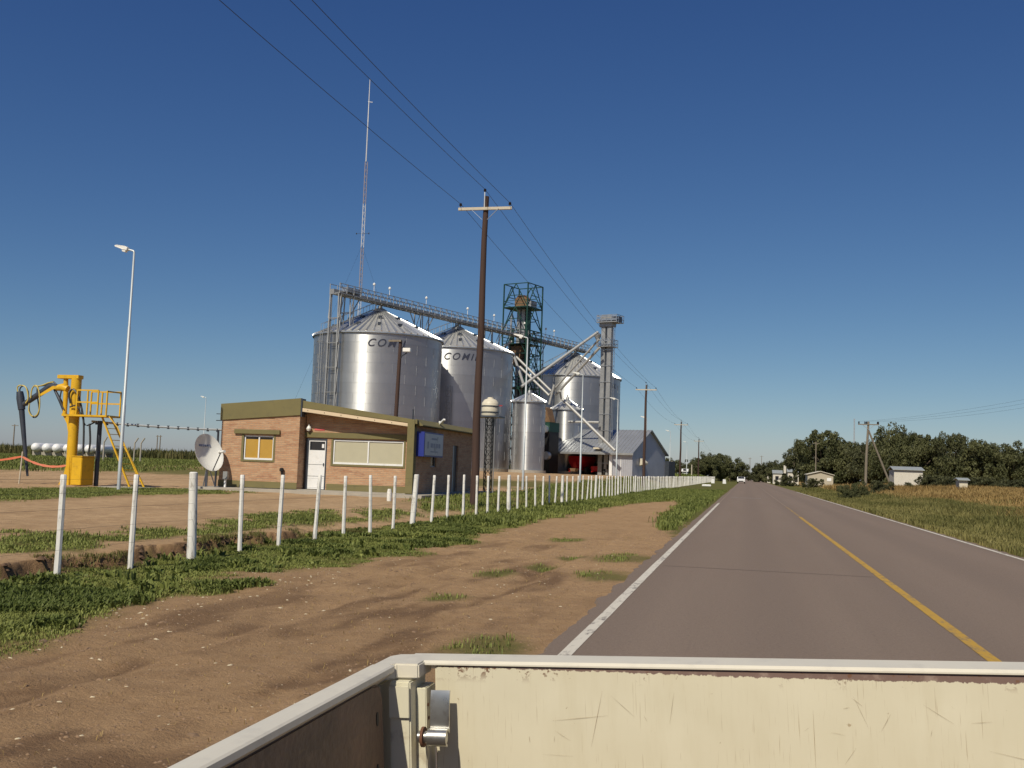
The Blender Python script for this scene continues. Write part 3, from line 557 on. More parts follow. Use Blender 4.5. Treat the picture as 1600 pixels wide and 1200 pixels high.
LAMPS = [(-22.46, 33.7, 'grey street lamp standing beside the yellow crane and its ladder', 9.0), (-12.3, 57.0, 'grey street lamp standing between the water tank tower and the small silo', 8.75), (-12.3, 77.6, 'grey street lamp before the open shed with the red trailer', 8.3),
         (-12.3, 100, 'grey street lamp at the front corner of the shed', 7.75), (-12.3, 130, 'grey street lamp beside the shed gable and dark pole', 7.6), (-12.3, 172, 'grey street lamp first beyond the shed', 7.7), (-12.3, 222, 'grey street lamp at the far end of the yard by the trees', 7.5), (-71.0, 125, 'lone grey street lamp far off at the edge of the corn field', 8.6)]
for i, (x, y, lab, hh) in enumerate(LAMPS):
    o = lp if i == 0 else copy_tree(lp); o.location = (x, y, z1(x, y)); o.scale = (1, 1, hh/8.62); o['label'] = lab; o['group'] = 'street lamps of the grain yard'

# ------------------------------------------------------------------ brick office
BY = 39.0; off = thing('office_building', 'low brick office with olive fascia, white door and wide beige-blind window', 'building', (-17, 43, 0.36))
def B(name, mat, *boxes, parent=off, bevel=0.0):
    m = MB()
    for b in boxes: m.box(*b)
    return m.build(name, mat, parent, world=True, bevel=bevel) if parent is off else m.build(name, mat, parent, world=False, bevel=bevel)
def L(p): return tuple(Vector(p)-Vector(off.location))
def SB(name, mat, parent, *boxes, bevel=0.0):      # sub-part given in world coordinates
    m = MB(); ox, oy, oz = off.location
    for b in boxes: m.box(b[0]-ox, b[1]-ox, b[2]-oy, b[3]-oy, b[4]-oz, b[5]-oz)
    return m.build(name, mat, parent, bevel=bevel)
RY = BY+0.6; XL, XC, XP, XR = -21.35, -17.85, -13.2, -12.93; BE = 48.0; zf = 0.36
# wall round the openings
wz = 3.2
wx0, wx1, wz0, wz1 = -20.3, -18.97, 1.5, 2.5
B('wall', M['brick'], (XL, wx0, BY, BY+.2, zf, wz), (wx1, XC, BY, BY+.2, zf, 3.45), (wx0, wx1, BY, BY+.2, zf, wz0), (wx0, wx1, BY, BY+.2, wz1, wz), (XL, wx1, BY+.02, BY+.2, wz, 3.62), (XL, XL+.2, BY+.2, BE, zf, wz), (XC-.2, XC, BY+.2, RY+.19, zf, 3.45))
dx0, dx1 = -17.82, -16.86; vx0, vx1, vz0, vz1 = -16.62, -13.5, 1.42, 2.46
B('wall', M['brick'], (dx1, vx0, RY, RY+.2, zf, 3.35), (vx1, XP, RY, RY+.2, zf, 3.1), (vx0, vx1, RY, RY+.2, zf, vz0), (vx0, vx1, RY, RY+.2, vz1, 3.1), (dx0, dx1, RY, RY+.2, 2.47, 3.5))
sw0, sw1 = 41.4, 42.2; sd0, sd1 = 44.7, 45.6
B('wall', M['brick'], (XR-.2, XR, BY+.3, sw0, zf, 3.1), (XR-.2, XR, sw1, sd0, zf, 3.1), (XR-.2, XR, sd1, BE, zf, 3.1), (XR-.2, XR, sw0, sw1, zf, 1.45), (XR-.2, XR, sw0, sw1, 2.55, 3.1), (XR-.2, XR, sd0, sd1, 2.45, 3.1), (XL+.2, XR-.2, BE-.2, BE, zf, 3.1))
m = MB(); m.prism([(dx0, RY+.02, 3.05), (XP, RY+.02, 3.05), (XP, RY+.02, 3.18), (dx0, RY+.02, 3.85)], (0, .16, 0)); m.build('wall', M['brick'], off, world=True)
B('pillar', M['olive'], (XP, XR+.03, BY-.03, BY+.3, zf, 3.3), bevel=.008)
B('plinth', M['olive'], (XL-.02, XC+.0, BY-.02, BY, zf, .62), (dx1+.05, XP, RY-.02, RY, zf, .62))
# fascia: sloped bands
def band(name, pts0, pts1, th, mat):
    m = MB(); (xa, za, ha), (xb, zb_, hb) = pts0, pts1
    m.prism([(xa, th[0], za-ha), (xb, th[0], zb_-hb), (xb, th[0], zb_), (xa, th[0], za)], (0, th[1]-th[0], 0)); return m.build(name, mat, off, world=True, bevel=.006)
band('fascia', (XL-.06, 3.78, .68), (XC+.03, 4.08, .7), (BY-.06, BY+.14), M['olive'])
band('fascia', (XC+.09, 3.99, .3), (XR+.12, 3.30, .16), (BY+.0, BY+.2), M['olive'])
MB().box(XC+.031, XC+.088, BY-.04, BY+.3, 3.32, 4.06).build('fascia_side_shade', M['dark_steel'], off, world=True)  # dark strip standing in for shade on the left block's right side
band('timber_beam', (XC+.09, 3.68, .15), (XP+.3, 3.13, .13), (BY-.02, BY+.12), M['light_wood'])
for t_ in np.linspace(.05, .95, 7):
    x = XC+.09+t_*(XP+.3-XC-.09); z = 3.68-t_*.55-.07; MB().box(x-.012, x+.012, BY-.026, BY-.021, z-.02, z+.02).build('bolt', M['black'], off, world=True)
m = MB(); m.prism([(XR+.02, BY+.21, 3.08), (XR+.3, BY+.21, 3.08), (XR+.3, BY+.21, 3.12), (XR-.02, BY+.21, 3.36), (XR-.03, BY+.21, 3.3)], (0, BE+.1-BY-.21, 0)); m.build('fascia', M['olive'], off, world=True, bevel=.006)
m = MB(); m.prism([(XL, BY+.15, 3.62), (XC+.05, BY+.15, 3.9), (XR-.04, BY+.21, 3.15), (XR-.04, BY+.21, 3.24), (XC+.05, BY+.15, 3.98), (XL, BY+.15, 3.72)], (0, BE-BY-.1, 0)); m.build('roof', M['roof_grey'], off, world=True)
B('lintel', M['olive'], (-20.72, -18.68, BY-.1, BY-.002, 2.56, 2.74), bevel=.006)
B('lintel', M['olive'], (XC+.004, XP-.002, RY-.06, RY-.002, 2.5, 2.72), bevel=.006)
B('window_surround', M['olive'], (wx0-.1, wx0, BY-.02, BY+.1, wz0-.08, wz1+.06), (wx1, wx1+.08, BY-.02, BY+.1, wz0-.08, wz1+.06), (wx0, wx1, BY-.03, BY+.1, wz0-.08, wz0))
def window(x0, x1, z0, z1_, y, blind, gap):
    f = .055; w = B('window', M['white_paint'], (x0, x1, y, y+.06, z0, z0+f+.02), (x0, x1, y, y+.06, z1_-f, z1_), (x0, x0+f, y, y+.06, z0+f+.02, z1_-f), (x1-f, x1, y, y+.06, z0+f+.02, z1_-f), ((x0+x1)/2-f/2, (x0+x1)/2+f/2, y-.01, y+.06, z0+f+.02, z1_-f))
    for a, b in ((x0+f, (x0+x1)/2-f/2), ((x0+x1)/2+f/2, x1-f)):
        SB('blind', blind, w, (a, b, y+.035, y+.045, z0+f+.02, z1_-f-gap)); SB('pane', M['dark_glass'], w, (a, b, y+.046, y+.052, z0+f+.02, z1_-f))
    return w
window(wx0, wx1, wz0, wz1, BY+.04, M['blind_yellow'], .1); window(vx0+.03, vx1-.03, vz0+.02, vz1-.02, RY+.03, M['blind_beige'], 0)
B('window_surround', M['olive'], (vx0-.05, vx0+.03, RY-.02, RY+.1, vz0-.06, vz1), (vx1-.03, vx1+.05, RY-.02, RY+.1, vz0-.06, vz1), (vx0+.03, vx1-.03, RY-.03, RY+.1, vz0-.06, vz0+.02))
d = B('door', M['white_paint'], (dx0+.15, dx1-.06, RY+.02, RY+.07, zf+.02, 1.98), (dx0+.15, dx0+.19, RY+.02, RY+.07, 1.98, 2.4), (dx1-.1, dx1-.06, RY+.02, RY+.07, 1.98, 2.4), (dx0+.19, dx1-.1, RY+.02, RY+.07, 2.34, 2.4))
SB('pane', M['dark_glass'], d, (dx0+.19, dx1-.1, RY+.04, RY+.05, 1.98, 2.34)); SB('panel_groove', M['galv_dull'], d, (dx0+.16, dx1-.07, RY+.015, RY+.019, 1.38, 1.40), (dx0+.16, dx1-.07, RY+.015, RY+.019, .9, .92)); SB('notice', M['white_paint'], d, (dx1-.24, dx1-.14, RY+.03, RY+.036, 2.08, 2.24)); SB('handle', M['dark_steel'], d, (dx1-.14, dx1-.11, RY-.02, RY+.02, 1.34, 1.46))
B('door_frame', M['dark_steel'], (dx0+.03, dx0+.15, RY-.01, RY+.12, zf, 2.46), (dx1-.06, dx1, RY-.01, RY+.12, zf, 2.46), (dx0+.15, dx1-.06, RY-.01, RY+.12, 2.4, 2.46))
m = MB(); m.lathe([(.005, -.11), (.07, -.09), (.11, 0), (.08, .09), (.03, .11), (.02, .16)], 14, (XC+.2, RY-.14, 2.86)); m.build('globe_lamp', M['lamp_white'], off, smooth=True, world=True)
B('notice_plate', M['red_plate'], (-17.45, -17.0, RY-.015, RY-.003, 2.8, 2.87))
w = B('side_window', M['galv_dull'], (XR-.12, XR-.06, sw0, sw1, 1.45, 1.5), (XR-.12, XR-.06, sw0, sw1, 2.5, 2.55), (XR-.12, XR-.06, sw0, sw0+.05, 1.5, 2.5), (XR-.12, XR-.06, sw1-.05, sw1, 1.5, 2.5)); SB('pane', M['dark_glass'], w, (XR-.1, XR-.09, sw0+.05, sw1-.05, 1.5, 2.5))
w = B('side_door', M['dark_steel'], (XR-.14, XR-.08, sd0, sd1, zf, 2.45)); SB('door_edge', M['lamp_paint'], w, (XR-.07, XR+.02, sd0-.0, sd0+.07, zf, 2.44))
# sign box on the road side wall
sg = B('sign_box', M['sign_blue'], (XR+.01, XR+.34, 38.98+.36, 42.0, 1.86, 2.86), bevel=.01)
SB('sign_face', M['sign_white'], sg, (XR+.342, XR+.347, 39.42, 41.94, 1.92, 2.8))
SB('sign_print', M['sign_grey'], sg, (XR+.348, XR+.35, 40.3, 41.1, 2.56, 2.64), (XR+.348, XR+.35, 39.75, 39.95, 2.2, 2.48), (XR+.348, XR+.35, 40.2, 40.5, 2.24, 2.42), (XR+.348, XR+.35, 40.58, 40.85, 2.24, 2.42), (XR+.348, XR+.35, 40.93, 41.2, 2.24, 2.42), (XR+.348, XR+.35, 41.28, 41.55, 2.24, 2.42), (XR+.348, XR+.35, 40.2, 41.2, 2.05, 2.1))
# small fittings
for z in (3.38, 3.1): MB().beam((XL-.55, BY+.5, z), (XL, BY+.5, z), .03).build('bracket', M['dark_steel'], off, world=True)
MB().tube((-13.1, 39.3, 3.28), (-13.1, 39.3, 3.75), .03, n=8).build('vent_pipe', M['dark_steel'], off, world=True)
m = MB(); m.box(-12.86, -12.72, 42.1, 42.2, 3.35, 3.42); m.beam((-12.8, 42.1, 3.3), (-12.5, 41.7, 3.48), .09, .07); m.build('security_camera', M['lamp_white'], off, world=True)
m = MB(); m.lathe([(.05, 0), (.09, .03), (.09, .12), (.04, .16)], 10, (-18.5, BY-.1, 1.05)); m.beam((-18.5, BY-.1, 1.05), (-18.45, BY-.06, .8), .08); m.build('black_siren', M['black'], off, world=True)
B('apron', M['concrete'], (XL-.6, XR+.75, BY-1.0, BY-.021, .18, .335), (XR+.012, XR+.75, BY-.021, BE+2, .18, .335), (XL-.6, XL, BY-.02, BE, .18, .335), (XC, XP, BY, RY, .2, .345))
B('floor_slab', M['concrete'], (XL, XR, BY+.01, BE, .1, .355))
m = MB(); m.beam((-20.75, BY-.55, .33), (-20.75, BY-.55, .66), .07); mb = thing('meter_post', 'small grey box on short white post before the office wall', 'utility box', (-20.75, BY-.55, .33)); m.build('post', M['white_paint'], mb, world=True)
MB().box(-20.82, -20.62, BY-.66, BY-.5, .66, .98).build('box', M['galv_dull'], mb, world=True, bevel=.01)
p = at_z(608, 781, .27); tag(MB().path([(p.x, p.y, z1(p.x, p.y)-.1), (p.x, p.y, z1(p.x, p.y)+.3), (p.x, p.y, z1(p.x, p.y)+.42)], [.08, .085, .06], 10).build('stub_post', M['white_wood'], smooth=True), 'short white stub post on the ground before the office', 'post')

# ------------------------------------------------------------------ satellite dish
ds = thing('satellite_dish', 'white oval satellite dish on a grey pole beside the office', 'satellite dish', (-21.5, 38.25, z1(-21.5, 38.25)))
dz = 1.62-ds.location.z; nrm = Vector((.84, -.38, .40)).normalized(); tilt = Matrix.Translation((.0, -.2, dz)) @ nrm.to_track_quat('Z', 'Y').to_matrix().to_4x4()
m = MB(); n = 28; prof = [(r*.66, .28*r*r) for r in np.linspace(0.02, 1, 8)] ; vs0 = []
for r, z in prof + [(.675, .285), (.665, .26)] + [(r*.655, .28*r*r-.02) for r in np.linspace(1, .02, 8)]: vs0.append((r, z))
m.lathe(vs0, n); m.v = [tuple(tilt @ Vector((p[0]*1.0, p[1]*1.22, p[2]))) for p in m.v]; dd = m.build('reflector', M['dish'], ds, smooth=True)
m = MB()
for k in range(6): m.box(-.3+k*.1, -.3+k*.1+.07, .33, .42, .085+abs(k-2.5)*.012, .095+abs(k-2.5)*.012)
m.v = [tuple(tilt @ Vector(p)) for p in m.v]; m.build('print', M['sign_grey'], dd)
fe = tilt @ Vector((0, -.28, 1.0)); lo = tilt @ Vector((0, -.8, .26))
MB().tube(lo, fe, .022, n=8).build('feed_arm', M['dark_steel'], ds, smooth=True)
ax = (tilt.to_3x3() @ Vector((0, .25, -.9))).normalized(); m = MB(); m.path([fe+Vector((0, 0, .03)), fe+ax*.1, fe+ax*.12, fe-ax*.22], [.07, .075, .045, .06], 12); m.build('feed_horn', M['lamp_white'], ds, smooth=True)
m = MB(); m.tube((0, 0, -.1), (0, .05, dz-.05), .055, n=12); m.build('mast', M['galv_dull'], ds, smooth=True)
for s in (-1, 1): MB().beam((s*.32, .3, -.05), (0, .05, dz-.35), .04).build('strut', M['galv_dull'], ds)
MB().box(-.75, .75, -.55, .75, -.06, .035).build('concrete_pad', M['concrete'], ds)

# ------------------------------------------------------------------ yellow sampling crane
CY_ = 36.4; cz0 = z1(-26.4, CY_); cr = thing('sampling_crane', 'yellow hydraulic grain sampling crane with probe arm, platform and ladder', 'crane', (-26.45, CY_, cz0))
def W(x, y, dY=0.0): return at_y(x, y, CY_+dY)
def CP(name, mat, mbf, smooth=True, parent=cr, bevel=0): return mbf.build(name, mat, parent, smooth=smooth, world=(parent is cr), bevel=bevel)
def SW(o_mb): o_mb.v = [tuple(Vector(p)-Vector(cr.location)) for p in o_mb.v]; return o_mb
cb, ct = Vector((-26.47, CY_, cz0)), W(120, 588)
CP('column', M['yellow'], MB().path([cb, cb+Vector((0, 0, 1.0)), ct], [.18, .2, .2], 20))
CP('column_cap', M['yellow'], MB().box(ct.x-.78, ct.x+.2, CY_-.17, CY_+.17, ct.z-.11, ct.z+.04), False, bevel=.01)
CP('base_foot', M['yellow'], MB().prism([(cb.x-.42, CY_-.2, cz0-.02), (cb.x+.1, CY_-.2, cz0-.02), (cb.x+.05, CY_-.2, cz0+1.2), (cb.x-.1, CY_-.2, cz0+.8), (cb.x-.22, CY_-.2, cz0+.3)], (0, .4, 0)), False, bevel=.015)
bx_ = MB(); bx_.box(-25.98, -25.5, CY_-.62, CY_+.12, cz0+.02, cz0+1.14); Mr = Matrix.Translation((-26, CY_-.2, 0)) @ Matrix.Rotation(rad(-4), 4, 'Z') @ Matrix.Translation((26, -CY_+.2, 0)); bx_.v = [tuple(Mr @ Vector(p)) for p in bx_.v]
pb = CP('power_unit', M['yellow'], bx_, False, bevel=.02)
lid = MB(); lid.box(-26.0, -25.48, CY_-.64, CY_+.14, cz0+1.14, cz0+1.18); lid.v = [tuple(Mr @ Vector(p)) for p in lid.v]; SW(lid).build('lid', M['yellow'], pb, bevel=.008)
mast = [W(100, 592), W(101, 655)]
CP('slew_post', M['yellow'], MB().path([W(103, 590), W(103, 612), W(101, 650)], [.09, .1, .08], 12))
CP('lower_bracket', M['yellow'], MB().prism([W(96, 645), W(108, 648), W(109, 700), W(104, 662)], (0, .25, 0)), False, bevel=.01)
sh, el, ae = W(102, 606), W(80, 603), W(37, 632)
CP('shoulder', M['yellow'], MB().path([W(106, 608), W(98, 605), W(88, 606)], [.14, .16, .12], 12))
CP('boom', M['dark_steel'], MB().path([W(99, 606), el, ae], [.11, .14, .1], 10))
CP('boom_side_plate', M['yellow'], MB().prism([W(88, 603, -.13), W(82, 603, -.13), W(60, 617, -.13), W(61, 620, -.13), W(84, 608, -.13), W(88, 607, -.13)], (0, .02, 0)), False)
CP('lift_cylinder', M['dark_steel'], MB().path([W(84, 606), W(95, 628), W(102, 645)], [.05, .075, .075], 10))
CP('probe_head', M['dark_steel'], MB().path([W(31, 612), W(32, 622), W(34, 640)], [.13, .16, .14], 12))
CP('probe_tube', M['dark_steel'], MB().path([W(33, 630), W(38, 690), W(43, 744)], [.12, .085, .045], 12))
for k, (mt, pts, dy) in enumerate((('yellow_hose', [(31, 622), (27, 606), (33, 602), (41, 606), (44, 622), (40, 630)], -.1), ('hose', [(33, 624), (31, 608), (38, 603), (44, 612), (44, 626), (42, 634)], .1), ('yellow_hose', [(48, 622), (50, 608), (56, 602), (61, 612), (62, 635), (58, 648), (50, 650), (45, 642), (46, 630)], -.15),
                               ('hose', [(46, 628), (46, 642), (52, 652), (58, 650), (61, 640), (58, 615), (60, 604), (72, 602), (82, 596), (90, 603)], .12), ('yellow_hose', [(55, 604), (66, 602), (76, 598), (84, 597)], 0), ('hose', [(110, 630), (108, 616), (114, 608), (122, 618), (128, 640), (131, 665), (130, 710)], -.3),
                               ('hose', [(140, 662), (141, 690), (138, 710)], -.2), ('hose', [(109, 636), (120, 634), (127, 650)], -.28), ('hose', [(96, 610), (94, 625), (100, 640)], -.1), ('hose', [(127, 640), (133, 664), (148, 660)], 0))):
    P_ = [W(a, b, dy) for a, b in pts]; Q = []
    for i in range(len(P_)-1):      # smooth the loop
        p0, p1, p2, p3 = P_[max(0, i-1)], P_[i], P_[i+1], P_[min(len(P_)-1, i+2)]
        for u in (0, .25, .5, .75): Q.append(.5*((2*p1)+(p2-p0)*u+(2*p0-5*p1+4*p2-p3)*u*u+(3*p1-p0-3*p2+p3)*u**3))
    Q.append(P_[-1]); CP('hydraulic_hose', M[mt], MB().path(Q, .028 if k not in (5, 6) else .04, 7))
pl = CP('platform', M['yellow'], MB().box(-26.75, -24.72, CY_-.45, CY_+.5, 2.98, 3.05), False)
for (x, yy) in ((-26.1, -.43), (-25.15, -.43), (-24.75, -.43), (-24.75, .48), (-25.6, .48), (-26.1, .48), (-25.62, -.43)): CP('rail_post', M['yellow'], MB().beam((x, CY_+yy, 3.05), (x, CY_+yy, 4.03), .05), False)
for yy in (-.43, .48):
    for z in (3.55, 4.03): CP('hand_rail', M['yellow'], MB().beam((-26.1, CY_+yy, z), (-25.15 if yy < 0 else -24.75, CY_+yy, z), .055), False)
CP('hand_rail', M['yellow'], MB().beam((-24.75, CY_-.43, 4.0), (-24.75, CY_+.48, 4.0), .05), False)
for dY in (-.25, .35):
    a = Vector((-25.05, CY_+dY, 3.0)); b = Vector((-23.6+(.25 if dY > 0 else 0), CY_+dY, cz0)); CP('ladder_rail', M['yellow'], MB().beam(a, b, .06), False)
for i in range(1, 12):
    t_ = i/12; CP('ladder_step', M['yellow'], MB().beam((-25.05+1.45*t_, CY_-.25, 3.0-(3.0-cz0)*t_), (-25.05+1.7*t_, CY_+.35, 3.0-(3.0-cz0)*t_), .025), False)
CP('hand_rail', M['yellow'], MB().path([(-24.75, CY_-.3, 3.05), (-24.3, CY_-.3, 2.6), (-23.35, CY_-.3, cz0+.6), (-23.3, CY_-.3, cz0)], .025, 8))
# pneumatic sample line from the crane to the office
sl = thing('sample_pipe', 'long grey pneumatic pipe on posts running from the crane to the office', 'pipe', (-25.5, CY_+.3, z1(-25.5, CY_+.3)))
a, b = Vector((-25.9, CY_+.3, 2.82)), Vector((-21.36, 39.9, 2.72))
MB().path(span(a, b, .05, 12), .045, 10).build('tube', M['lamp_paint'], sl, smooth=True, world=True)
for i in range(14):
    q = a.lerp(b, (i+.5)/14); MB().box(q.x-.03, q.x+.03, q.y-.05, q.y+.05, q.z-.12, q.z+.02).build('clamp', M['dark_steel'], sl, world=True)
MB().tube((-25.5, CY_+.3, z1(-25.5, CY_)-.1), (-25.5, CY_+.3, 2.85), .09, n=12).build('post', M['dark_steel'], sl, smooth=True, world=True)
q = a.lerp(b, .9); MB().tube((q.x, q.y, .2), (q.x, q.y, q.z-.02), .045, n=12).build('post', M['dark_steel'], sl, smooth=True, world=True)
mb = MB(); mb.box(-24.6, -22.9, CY_-.9, CY_+.4, .05, z1(-23.6, CY_)+.05); tag(mb.build('concrete_slab', M['concrete'], bevel=.01), 'thin concrete slab under the foot of the yellow ladder', 'slab')
# orange barrier net on a stake
st = at_z(30, 752, .3); tg = thing('barrier_net', 'orange plastic barrier tape sagging between pale stakes by the crane', 'barrier', (st.x, st.y, z1(st.x, st.y)))
MB().tube((st.x, st.y, .2), (st.x+.06, st.y, 1.5), .03, n=8).build('stake', M['arm_wood'], tg, world=True)
MB().tube((st.x-6, st.y+.6, .2), (st.x-6, st.y+.6, 1.35), .03, n=8).build('stake', M['arm_wood'], tg, world=True)
for p0, p1, sg_ in (((st.x-6, st.y+.6, 1.25), (st.x+.05, st.y, 1.3), .28), ((st.x+.05, st.y, 1.3), (-26.7, CY_, 1.0), .18)):
    pp = span(p0, p1, sg_, 14); m = MB()
    for i, q in enumerate(pp):
        h_ = .025+.025*abs(math.sin(i*1.1)); m.v += [tuple(q+Vector((0, 0, h_))), tuple(q-Vector((0, .03, h_)))]
        if i: m.f.append((2*i-2, 2*i-1, 2*i+1, 2*i)); m.m.append(0)
    m.build('tape', M['orange_net'], tg, world=True)

# ------------------------------------------------------------------ water tank tower and floodlight pole behind the office
wt = thing('water_tank_tower', 'cream water tank on a black lattice stand behind the utility pole', 'water tank', (-12.35, 49.0, z1(-12.35, 49)))
h0 = 4.0-wt.location.z
m = MB(); m.lathe([(.02, 0), (.4, 0), (.42, .05), (.42, .62), (.4, .66), (.3, .8), (.15, .86), (.14, .92), (.02, .93)], 24, (0, 0, h0+.05)); tk = m.build('tank', M['cream'], wt, smooth=True)
for z in (.2, .5): m = MB(); m.lathe([(.425, z), (.45, z+.01), (.45, z+.05), (.425, z+.06)], 24, (0, 0, h0)); m.build('tank_band', M['dark_steel'], tk, smooth=True)
MB().box(-.62, .62, -.62, .62, h0-.03, h0+.045).build('platform', M['dark_steel'], wt)
LG = [(-.16, -.16), (.16, -.16), (.16, .16), (-.16, .16)]
for x, y in LG: MB().beam((x, y, -.1), (x, y, h0), .04).build('leg', M['black'], wt)
for k in range(9):
    z = k*h0/9; z2 = (k+1)*h0/9; m = MB()
    for i in range(4): p, q = LG[i], LG[(i+1) % 4]; m.beam((*p, z), (*q, z2), .022); m.beam((*p, z2), (*q, z2), .022)
    m.build('brace', M['black'], wt)
for x in (-.58, .58): MB().beam((x, -.58, h0-.9), (x, -.58, h0+.7), .03).build('guard_post', M['dark_steel'], wt)
MB().tube((.32, -.2, 0), (.32, -.2, h0), .025, n=8).build('water_pipe', M['galv_dull'], wt)
MB().box(.42, .62, -.01, .01, h0+.55, h0+.59).build('red_marker', M['red'], wt)
fp = at_y(617, 645, 62); fp = Vector((fp.x, 62, z1(fp.x, 62))); ft = at_y(626, 532, 62); fl_ = thing('floodlight_pole', 'brown wooden pole with a white floodlight in front of the largest silo', 'floodlight', fp)
MB().path([fp, ((fp.x+ft.x)/2, 62, 5), ft], [.14, .13, .11], 10).build('pole', M['pole_wood'], fl_, smooth=True, world=True)
MB().box(ft.x+.25, ft.x+.75, 61.75, 62.05, ft.z-.75, ft.z-.5).build('lamp_housing', M['lamp_white'], fl_, world=True, bevel=.02)
MB().path([(ft.x, 62, ft.z-1.3), (ft.x+.15, 61.95, ft.z-1.0), (ft.x+.5, 61.9, ft.z-.8)], .04, 8).build('bracket', M['dark_steel'], fl_, world=True)
MB().box(ft.x-.75, ft.x+.1, 61.8, 61.95, ft.z-.1, ft.z+.02).build('crossarm', M['grey_wood'], fl_, world=True)
#PART3
M['bright_galv'] = simple('bright_galv', (0.66, 0.67, 0.67), 0.3, metal=0.8, var=0.06)
M['spout'] = simple('spout', (0.42, 0.42, 0.41), 0.55, metal=0.3, var=0.12)
# ------------------------------------------------------------------ grain silos
ROW = math.atan2(15.4, 42.5)     # direction of the silo row, measured from the road
def row(d, s=0.0, base=(-40.6, 108.5)):    # along / across the row
    return Vector((base[0]+math.sin(ROW)*d+math.cos(ROW)*s, base[1]+math.cos(ROW)*d-math.sin(ROW)*s, 0))
def letters(txt, size):
    cu = bpy.data.curves.new('tmp_text', 'FONT'); cu.body = txt; cu.size = size; cu.shear = 0.32; cu.space_character = 1.35; cu.align_x = 'LEFT'; cu.offset = 0.01*size
    ob = bpy.data.objects.new('tmp_text', cu); COL.objects.link(ob); bpy.context.view_layer.update()
    me_ = bpy.data.meshes.new_from_object(ob.evaluated_get(bpy.context.evaluated_depsgraph_get())); bpy.data.objects.remove(ob); bpy.data.curves.remove(cu)
    bm = bmesh.new(); bm.from_mesh(me_); bmesh.ops.triangulate(bm, faces=bm.faces); bmesh.ops.subdivide_edges(bm, edges=bm.edges, cuts=1); bm.to_mesh(me_); bm.free(); return me_
def silo(x, y, r, ze, zp, rings, label, text_ang=None, text_size=1.25, seg=72, hopper=0.0, nr=56, name='grain_silo', vents=True, cat='silo', ladder_ang=None):
    zb = z1(x, y); t = thing(name, label, cat, (x, y, zb)); H = ze-zb; P_ = zp-zb; rnd = random.Random(int(x*100))
    MB().lathe([(r+.25, -.3), (r+.25, .35)], seg).build('foundation', M['concrete'], t)
    h = (H-.3-hopper)/rings
    for i in range(rings):
        z0 = .3+hopper+i*h; rr = r + (0.008 if i % 2 else 0.0); m = MB()
        m.lathe([(rr, z0), (rr, z0+h)], seg, cap=False); m.lathe([(rr+.012, z0+h-.05), (rr+.012, z0+h+.02)], seg, cap=False)
        ns = max(6, int(2*math.pi*r/2.7))
        for j in range(ns):
            a = 2*math.pi*(j+.5*(i % 2))/ns; m.beam(((rr+.006)*math.cos(a), (rr+.006)*math.sin(a), z0+.02), ((rr+.006)*math.cos(a), (rr+.006)*math.sin(a), z0+h-.06), .07, .03, up=(math.cos(a), math.sin(a), 0))
        m.build('wall_ring', SILO_M[rnd.choice((0, 0, 1, 2))], t, smooth=True)
    if hopper: MB().lathe([(.4, .3), (r, .3+hopper)], seg, cap=False).build('hopper_cone', SILO_M[0], t, smooth=True)
    rc = .75*r/7; m = MB(); m.lathe([(r+.18, H-.06), (r+.18, H), (rc, P_)], seg, cap=False); rf = m.build('roof', M['silo_roof'], t, smooth=True)
    m = MB()
    for k in range(nr):
        a = 2*math.pi*(k+.5)/nr; c, s = math.cos(a), math.sin(a)
        p0 = Vector(((r+.17)*c, (r+.17)*s, H+.05)); p1 = Vector((rc*c, rc*s, P_+.05)); d_ = (p1-p0).normalized(); up = Vector((-(P_-H)*c, -(P_-H)*s, (rc-r))) * -1
        tv = Vector((-s, c, 0)); nv = Vector((c*(P_-H), s*(P_-H), r)).normalized(); k1 = rc/r+.25
        m.add([p0-tv*.13-nv*.05, p0-tv*.04+nv*.13, p0+tv*.04+nv*.13, p0+tv*.13-nv*.05, p1-tv*.13*k1-nv*.05, p1-tv*.04*k1+nv*.09, p1+tv*.04*k1+nv*.09, p1+tv*.13*k1-nv*.05], [(0, 1, 5, 4), (1, 2, 6, 5), (2, 3, 7, 6), (0, 3, 2, 1), (4, 5, 6, 7)])
    m.build('roof_ribs', M['bright_galv'], rf)
    m = MB(); m.lathe([(r+.2, H-.1), (r+.2, H+.03), (r+.1, H+.03)], seg, cap=False); m.build('eave_ring', M['galv'], t, smooth=True)
    m = MB(); m.lathe([(rc*1.05, P_-.1), (rc*1.05, P_+.25), (rc*.6, P_+.45), (rc*.3, P_+.5), (rc*.3, P_+.75)], 20); m.build('roof_cap', M['galv_dull'], t, smooth=True)
    if vents:
        for fr, cnt in ((.35, 9), (.68, 14)):
            for k in range(cnt):
                a = 2*math.pi*(k+.3)/cnt; rr = rc+(r-rc)*fr; z = P_-(P_-H)*fr
                m = MB(); m.box(-.2, .2, -.2, .2, -.05, .28); Mx = Matrix.Translation((rr*math.cos(a), rr*math.sin(a), z+.05)) @ Matrix.Rotation(a, 4, 'Z'); m.v = [tuple(Mx @ Vector(p)) for p in m.v]; m.build('roof_vent', M['dark_steel'], t)
    if text_ang is not None:
        me_ = letters('COMIL', text_size); w = max(v.co.x for v in me_.vertices)
        for v in me_.vertices:
            a = text_ang + (v.co.x-w/2)/r; v.co = ((r+.045)*math.cos(a), (r+.045)*math.sin(a), H-h*1.0+v.co.y-.45)
        me_.materials.clear(); me_.materials.append(M['lettering']); me_.name = 'lettering'; o = bpy.data.objects.new('lettering', me_); COL.objects.link(o); o.parent = t
